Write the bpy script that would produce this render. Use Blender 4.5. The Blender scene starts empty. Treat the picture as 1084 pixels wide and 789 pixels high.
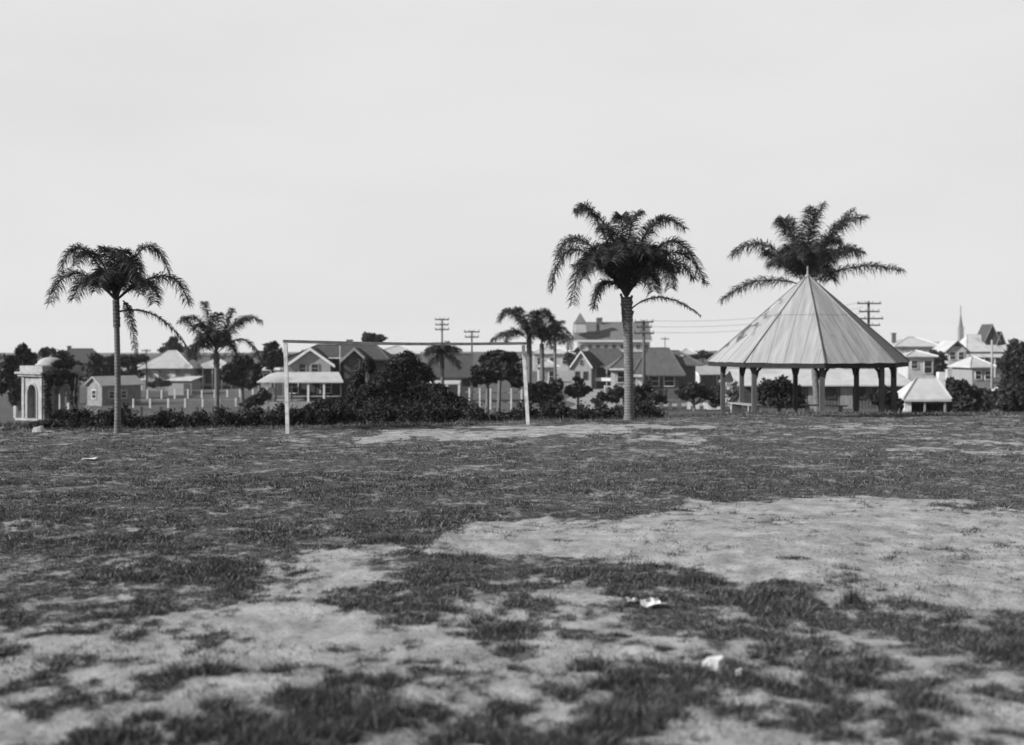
import bpy, math, random
import numpy as np
from mathutils import Vector
random.seed(7)
rng = np.random.default_rng(11)
SC = bpy.context.scene
COL = SC.collection
R = math.radians
FPX, CX, HY, EYE = 1200.0, 542.0, 363.0, 2.42     # focal length and horizon in the photo's pixels, eye height in metres

def P(px, py, Y):                                  # point that lies at depth Y along a sight line
    return Vector(((px - CX) / FPX * Y, Y, EYE - (py - HY) / FPX * Y))

# ---------------------------------------------------------------- noise
def _hash(ix, iy, seed):
    n = (ix.astype(np.int64) * 374761393 + iy.astype(np.int64) * 668265263 + seed * 1442695041) & 0xffffffff
    n = ((n ^ (n >> 13)) * 1274126177) & 0xffffffff
    return ((n ^ (n >> 16)) & 0xffff) / 65535.0
def vnoise(x, y, seed=0):
    x = np.asarray(x, float); y = np.asarray(y, float)
    ix, iy = np.floor(x), np.floor(y)
    fx, fy = x - ix, y - iy
    fx = fx * fx * (3 - 2 * fx); fy = fy * fy * (3 - 2 * fy)
    a = _hash(ix, iy, seed); b = _hash(ix + 1, iy, seed); c = _hash(ix, iy + 1, seed); d = _hash(ix + 1, iy + 1, seed)
    return (a * (1 - fx) + b * fx) * (1 - fy) + (c * (1 - fx) + d * fx) * fy
def fbm(x, y, seed=0, octv=4):
    s, a, t = 0, 1.0, 0
    for o in range(octv):
        s = s + a * vnoise(np.asarray(x) * 2 ** o + 17.3 * o, np.asarray(y) * 2 ** o + 9.1 * o, seed + o)
        t += a; a *= 0.55
    return s / t

# ---------------------------------------------------------------- terrain
UK = [-.45, -.30, -.12, .05, .20, .45]
PROF = [
    [(-50, 2.42), (33, 2.42), (45, 3.25), (66, 4.55), (75, 4.9), (110, 6.3), (139, 6.85), (175, 7.2), (260, 7.2), (420, 6), (800, 9), (3000, 22)],
    [(-50, 2.42), (32, 2.42), (45, 3.3), (66, 4.55), (75, 4.9), (110, 6.3), (139, 6.85), (175, 7.2), (260, 7.0), (420, 6), (800, 9), (3000, 22)],
    [(-50, 2.42), (33.5, 2.42), (45, 3.3), (66, 4.5), (100, 5.7), (139, 6.3), (175, 6.3), (260, 5.8), (420, 4), (800, 7), (3000, 22)],
    [(-50, 2.42), (36, 2.42), (50, 3.55), (70, 4.7), (100, 5.6), (150, 6.1), (200, 5.4), (260, 4.2), (420, 3), (800, 7), (3000, 22)],
    [(-50, 2.42), (36, 2.42), (42, 2.65), (52, 3.25), (58, 3.75), (80, 5.0), (110, 5.6), (150, 6.0), (200, 5.5), (300, 3), (420, 3), (800, 7), (3000, 22)],
    [(-50, 2.42), (36, 2.42), (42, 2.65), (52, 3.25), (58, 3.75), (80, 5.0), (110, 5.7), (150, 6.3), (200, 6.2), (300, 4), (420, 4), (800, 7), (3000, 22)],
]
_ys = np.concatenate([np.arange(-50, 200, .5), np.arange(200, 3001, 10)])
_tab = []
for pr in PROF:
    v = np.interp(_ys, [a for a, b in pr], [b for a, b in pr])
    k = np.ones(9) / 9
    n0 = 500
    sm = np.convolve(np.pad(v[:n0], 4, mode='edge'), k, 'valid')
    v[:n0] = sm
    _tab.append(v)
_tab = np.array(_tab)
def ground(X, Y):
    X = np.asarray(X, float); Y = np.asarray(Y, float)
    u = np.clip(X / np.maximum(Y, 5), UK[0], UK[-1])
    d = 0
    for i in range(len(UK)):
        lo = UK[i - 1] if i else UK[0] - 1
        hi = UK[i + 1] if i < len(UK) - 1 else UK[-1] + 1
        w = np.clip(np.minimum((u - lo) / (UK[i] - lo), (hi - u) / (hi - UK[i])), 0, 1)
        if i == 0: w = np.where(u <= UK[0], 1, w)
        if i == len(UK) - 1: w = np.where(u >= UK[-1], 1, w)
        d = d + w * np.interp(Y, _ys, _tab[i])
    near = np.clip((70 - Y) / 20, 0, 1)
    z = EYE - d + near * ((fbm(X * .35, Y * .35, 3) - .5) * .10 + (fbm(X * 2.2, Y * 2.2, 5, 3) - .5) * .045 + (fbm(X * 6, Y * 6, 7, 2) - .5) * .022)
    return z + np.clip((Y - 60) / 60, 0, 1) * (fbm(X * .05, Y * .05, 8) - .5) * .5
def gz(x, y): return float(ground(np.array([x]), np.array([y]))[0])
def G(px, Y, dz=0.0):
    x = (px - CX) / FPX * Y
    return Vector((x, Y, gz(x, Y) + dz))

# worn ground: outlines of the bare patches, in the photo's pixels on the flat field
POLY = [
    ([(425, 572), (500, 556), (560, 548), (650, 546), (740, 535), (840, 530), (960, 533), (1090, 536), (1300, 540), (1300, 650), (1090, 642), (985, 636), (900, 632), (850, 622), (780, 614), (730, 600), (690, 594), (600, 592), (500, 590), (440, 586)], 1.05, 12),
    ([(-200, 690), (0, 690), (130, 668), (230, 640), (300, 612), (345, 590), (395, 572), (430, 580), (400, 605), (365, 630), (420, 645), (410, 668), (345, 700), (240, 712), (120, 722), (0, 735), (-200, 740)], .93, 26),
    ([(400, 662), (520, 655), (640, 664), (760, 660), (770, 690), (700, 715), (560, 712), (420, 708), (300, 735), (200, 730)], .78, 26),
    ([(-200, 748), (120, 740), (260, 752), (200, 800), (-200, 830)], .70, 26),
    ([(560, 752), (760, 730), (1000, 752), (1200, 745), (1200, 830), (560, 830)], .66, 28),
    ([(365, 459), (420, 456), (520, 452), (640, 449), (760, 448), (760, 452), (690, 455), (600, 459), (520, 463), (420, 466), (370, 464)], .95, 2),
    ([(655, 461), (705, 459), (745, 466), (750, 478), (720, 476), (690, 468)], .70, 3),
    ([(900, 472), (960, 470), (1150, 473), (1150, 479), (960, 478)], .72, 2.5),
    ([(800, 451), (920, 450), (1000, 453), (900, 457)], .62, 2),
    ([(300, 461), (365, 462), (365, 465), (300, 467)], .5, 2),
]
def psd(px, py, poly):
    d = np.full(px.shape, 1e9); ins = np.zeros(px.shape, bool)
    n = len(poly)
    for i in range(n):
        (ax, ay), (bx, by) = poly[i], poly[(i + 1) % n]
        ay2, by2, y2 = ay * 2, by * 2, py * 2
        ex, ey = bx - ax, by2 - ay2
        t = np.clip(((px - ax) * ex + (y2 - ay2) * ey) / (ex * ex + ey * ey + 1e-9), 0, 1)
        d = np.minimum(d, np.hypot(px - ax - t * ex, y2 - ay2 - t * ey))
        c = ((ay > py) != (by > py)) & (px < (bx - ax) * (py - ay) / ((by - ay) if by != ay else 1e-9) + ax)
        ins ^= c
    return np.where(ins, d, -d)
def dirt(X, Y):
    X = np.asarray(X, float); Y = np.asarray(Y, float)
    Yc = np.maximum(Y, 3.0)
    px = CX + FPX * X / Yc; py = HY + FPX * EYE / Yc
    wx = (fbm(X * .8, Y * .8, 21) - .5); wy = (fbm(X * .8, Y * .8, 31) - .5)
    k = np.clip((py - HY) / 200, .1, 1.6)
    px2 = px + wx * 90 * k; py2 = py + wy * 42 * k
    c = .05 + .30 * np.clip((py - 585) / 50, 0, 1) + .20 * np.clip((py - 640) / 60, 0, 1) + .12 * np.clip((py - 690) / 50, 0, 1) + .12 * np.clip((Y - 22) / 10, 0, 1)
    c = c + .22 * (fbm(X * .45, Y * .45, 61, 3) - .5)
    for poly, w, soft in POLY:
        sd = psd(px2, py2, poly)
        t = np.clip(.5 + sd / (2 * soft), 0, 1)
        c = np.maximum(c, w * t * t * (3 - 2 * t))
    n = .24 * fbm(X * 1.5, Y * 1.5, 41, 2) + .38 * fbm(X * 3.6, Y * 3.6, 51, 2) + .38 * fbm(X * 10, Y * 10, 55, 2)
    n = np.clip((n - .35) / .30, 0, 1)
    m = np.clip(.5 + (c - n) / .8, 0, 1)
    return np.where((Y < 3) | (Y > 46), np.where(Y > 46, .02 + .16 * n, .12 + .25 * n), m), c

# ---------------------------------------------------------------- materials
MATS = {}
def mat(name, base, rough=.85, var=.25, scale=6.0, bump=.0, bscale=None, island=0.0, stretch=(1, 1, 1), spec=.3, stain=None):
    """procedural grey paint / timber / leaf: base albedo varied by noise (and per leaf)"""
    m = bpy.data.materials.new(name); m.use_nodes = True
    nt = m.node_tree; N = nt.nodes; L = nt.links
    b = N['Principled BSDF']; b.inputs['Roughness'].default_value = rough
    b.inputs['Specular IOR Level'].default_value = spec
    tc = N.new('ShaderNodeTexCoord'); mp = N.new('ShaderNodeMapping'); mp.inputs['Scale'].default_value = stretch
    L.new(tc.outputs['Object'], mp.inputs['Vector'])
    nz = N.new('ShaderNodeTexNoise'); nz.inputs['Scale'].default_value = scale; nz.inputs['Detail'].default_value = 6; nz.inputs['Roughness'].default_value = .65
    L.new(mp.outputs['Vector'], nz.inputs['Vector'])
    r = N.new('ShaderNodeMapRange'); r.inputs['From Min'].default_value = .3; r.inputs['From Max'].default_value = .7
    r.inputs['To Min'].default_value = base * (1 - var); r.inputs['To Max'].default_value = base * (1 + var)
    L.new(nz.outputs['Fac'], r.inputs['Value'])
    out = r.outputs['Result']
    if island:
        g = N.new('ShaderNodeNewGeometry'); q = N.new('ShaderNodeMapRange')
        q.inputs['To Min'].default_value = 1 - island; q.inputs['To Max'].default_value = 1 + island
        L.new(g.outputs['Random Per Island'], q.inputs['Value'])
        mm = N.new('ShaderNodeMath'); mm.operation = 'MULTIPLY'
        L.new(out, mm.inputs[0]); L.new(q.outputs['Result'], mm.inputs[1]); out = mm.outputs[0]
    if stain:
        n2 = N.new('ShaderNodeTexNoise'); n2.inputs['Scale'].default_value = stain[0]; n2.inputs['Detail'].default_value = 5
        L.new(tc.outputs['Object'], n2.inputs['Vector'])
        q = N.new('ShaderNodeMapRange'); q.inputs['From Min'].default_value = .55; q.inputs['From Max'].default_value = .72
        q.inputs['To Min'].default_value = 1; q.inputs['To Max'].default_value = stain[1]
        L.new(n2.outputs['Fac'], q.inputs['Value'])
        mm = N.new('ShaderNodeMath'); mm.operation = 'MULTIPLY'
        L.new(out, mm.inputs[0]); L.new(q.outputs['Result'], mm.inputs[1]); out = mm.outputs[0]
    L.new(out, b.inputs['Base Color'])
    if bump:
        bp = N.new('ShaderNodeBump'); bp.inputs['Strength'].default_value = bump; bp.inputs['Distance'].default_value = .02
        nb = nz
        if bscale:
            nb = N.new('ShaderNodeTexNoise'); nb.inputs['Scale'].default_value = bscale; nb.inputs['Detail'].default_value = 4
            L.new(mp.outputs['Vector'], nb.inputs['Vector'])
        L.new(nb.outputs['Fac'], bp.inputs['Height']); L.new(bp.outputs['Normal'], b.inputs['Normal'])
    MATS[name] = m
    return m

def banded(name, c0, c1, period, axis='Z', rough=.85, sharp=.5, spec=.3):
    """boards, sheets or palm rings: bands along one local axis plus noise"""
    m = mat(name, 1.0, rough, .30, 4.0, spec=spec, stain=(2.2, .6))
    nt = m.node_tree; N = nt.nodes; L = nt.links
    tc = N.new('ShaderNodeTexCoord'); w = N.new('ShaderNodeTexWave'); w.bands_direction = axis
    w.inputs['Scale'].default_value = math.pi / 10 / period * 2 / 2 / (math.pi / 10) * .31831 if False else 1 / (period * 3.1831) ; w.inputs['Distortion'].default_value = 1.2; w.inputs['Detail'].default_value = 3; w.inputs['Detail Scale'].default_value = 2
    L.new(tc.outputs['Object'], w.inputs['Vector'])
    r = N.new('ShaderNodeMapRange'); r.inputs['From Min'].default_value = sharp - .3; r.inputs['From Max'].default_value = sharp + .3
    r.inputs['To Min'].default_value = c0; r.inputs['To Max'].default_value = c1
    L.new(w.outputs['Fac'], r.inputs['Value'])
    b = N['Principled BSDF']; old = b.inputs['Base Color'].links[0].from_socket
    mm = N.new('ShaderNodeMath'); mm.operation = 'MULTIPLY'
    L.new(old, mm.inputs[0]); L.new(r.outputs['Result'], mm.inputs[1]); L.new(mm.outputs[0], b.inputs['Base Color'])
    bp = N.new('ShaderNodeBump'); bp.inputs['Strength'].default_value = .5; bp.inputs['Distance'].default_value = .01
    L.new(w.outputs['Fac'], bp.inputs['Height']); L.new(bp.outputs['Normal'], b.inputs['Normal'])
    return m

mat('white_paint', .55, .7, .15, 3.0, .1, 20, stain=(1.2, .65))
mat('old_white_paint', .55, .7, .22, 5.0, .2, 25, stain=(3, .55), stretch=(1, 1, .3))
mat('grey_timber', .22, .85, .35, 7.0, .3, 30, stretch=(1, 1, .15))
mat('bar_timber', .30, .85, .35, 5.0, .3, 30, stain=(3, .6))
mat('black_timber', .018, .9, .3, 6.0)  # near-black timber for the gazebo soffit, fascia, ring beam and braces
mat('dark_timber', .05, .85, .3, 6.0, .2, 25)
mat('post_timber', .075, .85, .3, 7.0, .3, 30, stretch=(1, 1, .15))
mat('goal_timber', .5, .75, .35, 5.0, .25, 30, stain=(4, .5))
mat('iron_roof', .34, .55, .14, 1.2, 0, stain=(.55, .5), spec=.4)
mat('cap_iron', .2, .6, .2, 1.2)
mat('pale_roof', .40, .55, .18, 1.0, 0, stain=(.5, .55), spec=.4)
mat('dark_roof', .05, .8, .25, 2.0, .2, 14)
mat('tile_roof', .08, .8, .3, 2.5, .3, 10, stain=(.5, .7))
mat('slate_roof', .12, .75, .2, 1.5, .2, 8, stain=(.35, .6))
mat('pale_wall', .38, .85, .15, 1.2, .1, 10, stain=(.7, .6))
mat('grey_wall', .22, .85, .12, 1.5, .1, 10, stain=(.8, .75))
mat('brick_wall', .09, .9, .25, 8.0, .2, 12)
mat('dark_wall', .05, .9, .25, 3.0, .1, 10)
mat('stone', .27, .9, .3, 2.5, .5, 12, stain=(1.6, .5))
mat('glass', .02, .15, .1, 2.0, spec=.5)
mat('foliage', .026, .8, .3, 1.2, island=.55, spec=.15)
mat('foliage_light', .05, .8, .3, 1.2, island=.6, spec=.15)
mat('blossom', .3, .8, .4, 1.5, island=.6)
mat('frond', .026, .65, .25, 2.0, island=.5, spec=.25)
mat('dry_frond', .06, .75, .3, 2.0, island=.5, spec=.2)
mat('bark', .12, .9, .35, 6.0, .5, 20, stretch=(1, 1, .3))
mat('agave', .20, .6, .35, 3.0, island=.4)
mat('paper', .5, .85, .35, 9.0, .4, 20)
mat('rock', .5, .9, .2, 6.0, .5, 18)
mat('road', .22, .95, .18, .8, .3, 6, stain=(.3, .75))
mat('wire', .12, .6, .1, 1.0)
mat('concrete', .3, .9, .15, 3.0, .2, 14)
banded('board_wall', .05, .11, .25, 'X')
banded('palm_trunk', .095, .135, .09, 'Z', .9, .45)
banded('palm_shaft', .05, .10, .10, 'Z', .8, .45)
banded('weatherboard', .15, .22, .2, 'Z')

# ground: bare sandy earth <-> turf by the worn-patch mask, with fine noise
def ground_material():
    m = bpy.data.materials.new('field_ground'); m.use_nodes = True
    nt = m.node_tree; N = nt.nodes; L = nt.links; b = N['Principled BSDF']
    b.inputs['Roughness'].default_value = .95; b.inputs['Specular IOR Level'].default_value = .1
    at = N.new('ShaderNodeAttribute'); at.attribute_name = 'worn'
    tc = N.new('ShaderNodeTexCoord')
    def noise(sc, det=6, rough=.6):
        n = N.new('ShaderNodeTexNoise'); n.inputs['Scale'].default_value = sc; n.inputs['Detail'].default_value = det; n.inputs['Roughness'].default_value = rough
        L.new(tc.outputs['Object'], n.inputs['Vector']); return n.outputs['Fac']
    def rng_(v, a, c, lo, hi):
        r = N.new('ShaderNodeMapRange'); r.inputs['From Min'].default_value = a; r.inputs['From Max'].default_value = c
        r.inputs['To Min'].default_value = lo; r.inputs['To Max'].default_value = hi; L.new(v, r.inputs['Value']); return r.outputs['Result']
    def mth(op, a, c):
        k = N.new('ShaderNodeMath'); k.operation = op
        for i, v in enumerate((a, c)):
            if isinstance(v, (int, float)): k.inputs[i].default_value = v
            else: L.new(v, k.inputs[i])
        return k.outputs[0]
    fine = noise(14, 8, .7); mid = noise(2.2, 5); big = noise(.35, 4); grit = noise(55, 3, .6)
    msk = mth('ADD', at.outputs['Fac'], rng_(fine, .3, .7, -.45, .45))
    msk = rng_(msk, .12, .88, 0, 1)
    earth = mth('MULTIPLY', rng_(grit, .3, .7, .25, .41), rng_(mid, .32, .68, .6, 1.14))
    speck = rng_(noise(24, 3, .6), .58, .66, 1, .5)
    earth = mth('MULTIPLY', earth, speck)
    turf = mth('MULTIPLY', mth('MULTIPLY', rng_(fine, .35, .75, .032, .10), rng_(noise(6, 5, .7), .50, .68, 1, 2.4)), rng_(big, .3, .7, .8, 1.25))
    mix = N.new('ShaderNodeMix'); L.new(msk, mix.inputs[0]); L.new(turf, mix.inputs[2]); L.new(earth, mix.inputs[3])
    L.new(mix.outputs[0], b.inputs['Base Color'])
    bp = N.new('ShaderNodeBump'); bp.inputs['Strength'].default_value = .55; bp.inputs['Distance'].default_value = .025
    L.new(mth('ADD', fine, mth('MULTIPLY', grit, .35)), bp.inputs['Height']); L.new(bp.outputs['Normal'], b.inputs['Normal'])
    return m
def blade_material():
    m = bpy.data.materials.new('grass_blades'); m.use_nodes = True
    nt = m.node_tree; N = nt.nodes; L = nt.links; b = N['Principled BSDF']
    b.inputs['Roughness'].default_value = .8; b.inputs['Specular IOR Level'].default_value = .15
    g = N.new('ShaderNodeNewGeometry'); cr = N.new('ShaderNodeValToRGB')
    e = cr.color_ramp.elements
    e[0].position = 0; e[0].color = (.022, .022, .022, 1); e[1].position = 1; e[1].color = (.26, .26, .26, 1)
    for p, v in ((.55, .045), (.82, .075), (.93, .2)):
        k = e.new(p); k.color = (v, v, v, 1)
    L.new(g.outputs['Random Per Island'], cr.inputs[0]); L.new(cr.outputs[0], b.inputs['Base Color'])
    return m

# ---------------------------------------------------------------- mesh building
class MB:
    def __init__(s): s.v = []; s.f = []
    def add(s, vs, fs):
        n = len(s.v); s.v.extend(tuple(v) for v in vs); s.f.extend(tuple(n + i for i in f) for f in fs); return s
    def box(s, F, x0, x1, y0, y1, z0, z1):
        vs = [F(x, y, z) for z in (z0, z1) for x, y in ((x0, y0), (x1, y0), (x1, y1), (x0, y1))]
        return s.add(vs, [(3, 2, 1, 0), (4, 5, 6, 7), (0, 1, 5, 4), (1, 2, 6, 5), (2, 3, 7, 6), (3, 0, 4, 7)])
    def prism(s, pts, off):                        # closed slab: polygon + the same polygon moved by off
        n = len(pts); a = [Vector(p) for p in pts]; b = [p + Vector(off) for p in a]
        return s.add(a + b, [tuple(range(n)), tuple(range(2 * n - 1, n - 1, -1))] + [(i, i + n, (i + 1) % n + n, (i + 1) % n) for i in range(n)])
    def tube(s, pts, rad, k=6):
        pts = [Vector(p) for p in pts]; rings = []
        for i, p in enumerate(pts):
            t = (pts[min(i + 1, len(pts) - 1)] - pts[max(i - 1, 0)]).normalized()
            a = t.cross(Vector((0, 1, 0)) if abs(t.y) < .9 else Vector((1, 0, 0))).normalized(); b = t.cross(a)
            r = rad[i] if hasattr(rad, '__len__') else rad
            rings.append([p + a * (r * math.cos(q)) + b * (r * math.sin(q)) for q in (2 * math.pi * j / k for j in range(k))])
        fs = []
        for i in range(len(pts) - 1):
            for j in range(k):
                fs.append((i * k + j, i * k + (j + 1) % k, (i + 1) * k + (j + 1) % k, (i + 1) * k + j))
        fs.append(tuple(range(k))[::-1]); fs.append(tuple((len(pts) - 1) * k + j for j in range(k)))
        return s.add([v for r_ in rings for v in r_], fs)
    def lathe(s, c, prof, k=16, F=None):
        c = Vector(c); vs = []; fs = []
        for r, z in prof:
            vs += [c + Vector((r * math.cos(2 * math.pi * j / k), r * math.sin(2 * math.pi * j / k), z)) for j in range(k)]
        for i in range(len(prof) - 1):
            for j in range(k): fs.append((i * k + j, i * k + (j + 1) % k, (i + 1) * k + (j + 1) % k, (i + 1) * k + j))
        fs.append(tuple(range(k))[::-1]); fs.append(tuple((len(prof) - 1) * k + j for j in range(k)))
        return s.add(vs, fs)
    def bar(s, a, b, w, h=None):                   # square timber from a to b
        a, b = Vector(a), Vector(b); h = h or w; t = (b - a).normalized()
        x = t.cross(Vector((0, 1, 0)) if abs(t.y) < .9 else Vector((1, 0, 0))).normalized(); y = t.cross(x)
        vs = [p + x * (sx * w / 2) + y * (sy * h / 2) for p in (a, b) for sx, sy in ((-1, -1), (1, -1), (1, 1), (-1, 1))]
        return s.add(vs, [(3, 2, 1, 0), (4, 5, 6, 7), (0, 1, 5, 4), (1, 2, 6, 5), (2, 3, 7, 6), (3, 0, 4, 7)])
    def build(s, name, material, parent=None, smooth=False):
        me = bpy.data.meshes.new(name)
        o0 = Vector((0, 0, 0))
        if parent is not None:
            r = parent
            while r.parent: r = r.parent
            o0 = r.location
        me.from_pydata([(x - o0.x, y - o0.y, z - o0.z) for x, y, z in s.v], [], s.f)
        me.materials.append(MATS[material] if isinstance(material, str) else material)
        if smooth: me.polygons.foreach_set('use_smooth', [True] * len(me.polygons))
        me.update()
        o = bpy.data.objects.new(name, me); COL.objects.link(o)
        if parent is not None: o.parent = parent
        return o

def tag(o, label, cat, group=None, kind=None):
    o['label'] = label; o['category'] = cat
    if group: o['group'] = group
    if kind: o['kind'] = kind
    return o
def thing(name, label, cat, loc, group=None):
    o = bpy.data.objects.new(name, None); COL.objects.link(o); o.location = loc; o.empty_display_size = .3
    return tag(o, label, cat, group)
def frame(org, yaw):
    c, s_ = math.cos(yaw), math.sin(yaw); org = Vector(org)
    return lambda x, y, z: Vector((org.x + c * x - s_ * y, org.y + s_ * x + c * y, org.z + z))
WORLD = lambda x, y, z: Vector((x, y, z))

def leaf_mesh(name, blobs, material, parent, leaf, n, flat=1.0):
    """a crown: many small leaf quads through the outer volume of several lumpy clumps. blobs: (centre, rx, ry, rz)"""
    V = []; tot = sum((b[1] * b[3] + b[1] * b[2]) for b in blobs)
    for c, rx, ry, rz in blobs:
        k = max(60, int(n * (rx * rz + rx * ry) / tot))
        d = rng.normal(size=(k, 3)); d /= np.linalg.norm(d, axis=1)[:, None]
        ph = rng.uniform(0, 6.28, 6)
        lump = 1 + .16 * np.sin(d[:, 0] * 5 + ph[0]) * np.sin(d[:, 2] * 5 + ph[1]) + .14 * np.sin(d[:, 1] * 7 + d[:, 0] * 6 + ph[2]) + .10 * np.sin(d[:, 2] * 11 + d[:, 0] * 9 + ph[3])
        r = (1.12 - rng.beta(1.2, 2.2, k) * 1.0) * lump * rng.normal(1, .10, k)
        p = np.array(c) + d * r[:, None] * np.array([rx, ry, rz])
        a = rng.normal(size=(k, 3)); a[:, 2] *= flat; a /= np.linalg.norm(a, axis=1)[:, None]
        b = np.cross(a, rng.normal(size=(k, 3))); b /= np.linalg.norm(b, axis=1)[:, None]
        s1 = (leaf * rng.uniform(.6, 1.5, k))[:, None]; s2 = s1 * rng.uniform(.35, .6, k)[:, None]
        V.append(np.stack([p - a * s1, p + b * s2, p + a * s1, p - b * s2], 1).reshape(-1, 3))
    V = np.concatenate(V); nq = len(V) // 4
    o0 = Vector((0, 0, 0))
    if parent is not None:
        r_ = parent
        while r_.parent: r_ = r_.parent
        o0 = r_.location
    V = V - np.array(o0)
    return np_mesh(name, V, 4, MATS[material], parent)
def np_mesh(name, V, k, material, parent=None):
    n = len(V) // k
    me = bpy.data.meshes.new(name)
    me.vertices.add(len(V)); me.vertices.foreach_set('co', np.ascontiguousarray(V, np.float32).ravel())
    me.loops.add(n * k); me.loops.foreach_set('vertex_index', np.arange(n * k, dtype=np.int32))
    me.polygons.add(n); me.polygons.foreach_set('loop_start', np.arange(0, n * k, k, dtype=np.int32))
    me.update(calc_edges=True); me.materials.append(material)
    o = bpy.data.objects.new(name, me); COL.objects.link(o)
    if parent is not None: o.parent = parent
    return o

# ---------------------------------------------------------------- ground, road, grass
def build_ground():
    ys = np.concatenate([np.arange(-30, 6, 2.0), np.arange(6, 14, .07), np.arange(14, 24, .11), np.arange(24, 46, .18), 46 * 1.028 ** np.arange(0, 126)])
    us = np.concatenate([-np.geomspace(1.6, .79, 10), np.linspace(-.78, .78, 640), np.geomspace(.79, 1.6, 10)])
    YY, UU = np.meshgrid(ys, us, indexing='ij')
    XX = UU * np.maximum(YY, 6.0)
    XX = np.where(YY < 6, UU * (6 + (6 - YY) * .5), XX)
    ZZ = ground(XX, YY)
    ny, nx = XX.shape
    me = bpy.data.meshes.new('ground')
    me.vertices.add(ny * nx); me.vertices.foreach_set('co', np.stack([XX, YY, ZZ], -1).astype(np.float32).ravel())
    i = np.arange(ny * nx).reshape(ny, nx)
    q = np.stack([i[:-1, :-1], i[:-1, 1:], i[1:, 1:], i[1:, :-1]], -1).reshape(-1, 4)
    me.loops.add(q.size); me.loops.foreach_set('vertex_index', q.astype(np.int32).ravel())
    me.polygons.add(len(q)); me.polygons.foreach_set('loop_start', np.arange(0, q.size, 4, dtype=np.int32))
    me.polygons.foreach_set('use_smooth', np.ones(len(q), bool))
    me.update(calc_edges=True)
    a = me.attributes.new('worn', 'FLOAT', 'POINT')
    w, _ = dirt(XX.ravel(), YY.ravel())
    a.data.foreach_set('value', w.astype(np.float32))
    me.materials.append(ground_material())
    o = bpy.data.objects.new('ground', me); COL.objects.link(o)
    tag(o, 'open playing field of patchy turf and bare sandy earth sloping off behind', 'ground', kind='structure')
build_ground()

def road(name, label, pts, width):
    P2 = []
    for i in range(len(pts) - 1):
        (x0, y0), (x1, y1) = pts[i], pts[i + 1]
        n = max(2, int(math.hypot(x1 - x0, y1 - y0) / 2))
        P2 += [(x0 + (x1 - x0) * j / n, y0 + (y1 - y0) * j / n) for j in range(n)]
    P2.append(pts[-1]); m = MB(); vs = []; fs = []; K = 7
    for i, (x, y) in enumerate(P2):
        a = P2[max(i - 1, 0)]; b = P2[min(i + 1, len(P2) - 1)]
        t = Vector((b[0] - a[0], b[1] - a[1], 0)).normalized(); nrm = Vector((-t.y, t.x, 0))
        for j in range(K):
            q = Vector((x, y, 0)) + nrm * width * (j / (K - 1) - .5) * (1 + .15 * math.sin(i * .7 + j))
            vs.append((q.x, q.y, gz(q.x, q.y) + .09))
    for i in range(len(P2) - 1):
        for j in range(K - 1): fs.append((i * K + j, i * K + j + 1, (i + 1) * K + j + 1, (i + 1) * K + j))
    m.add(vs, fs); tag(m.build(name, 'road', smooth=True), label, 'road', kind='structure')
road('road', 'pale dirt road climbing the hill between the houses', [(7.5, 88), (8, 105), (8.8, 130), (9.6, 160), (10.4, 205), (11, 250)], 5.0)
road('road', 'pale street crossing below the field behind the gazebo', [(11, 97), (22, 92), (40, 92), (70, 95)], 6.0)

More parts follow.
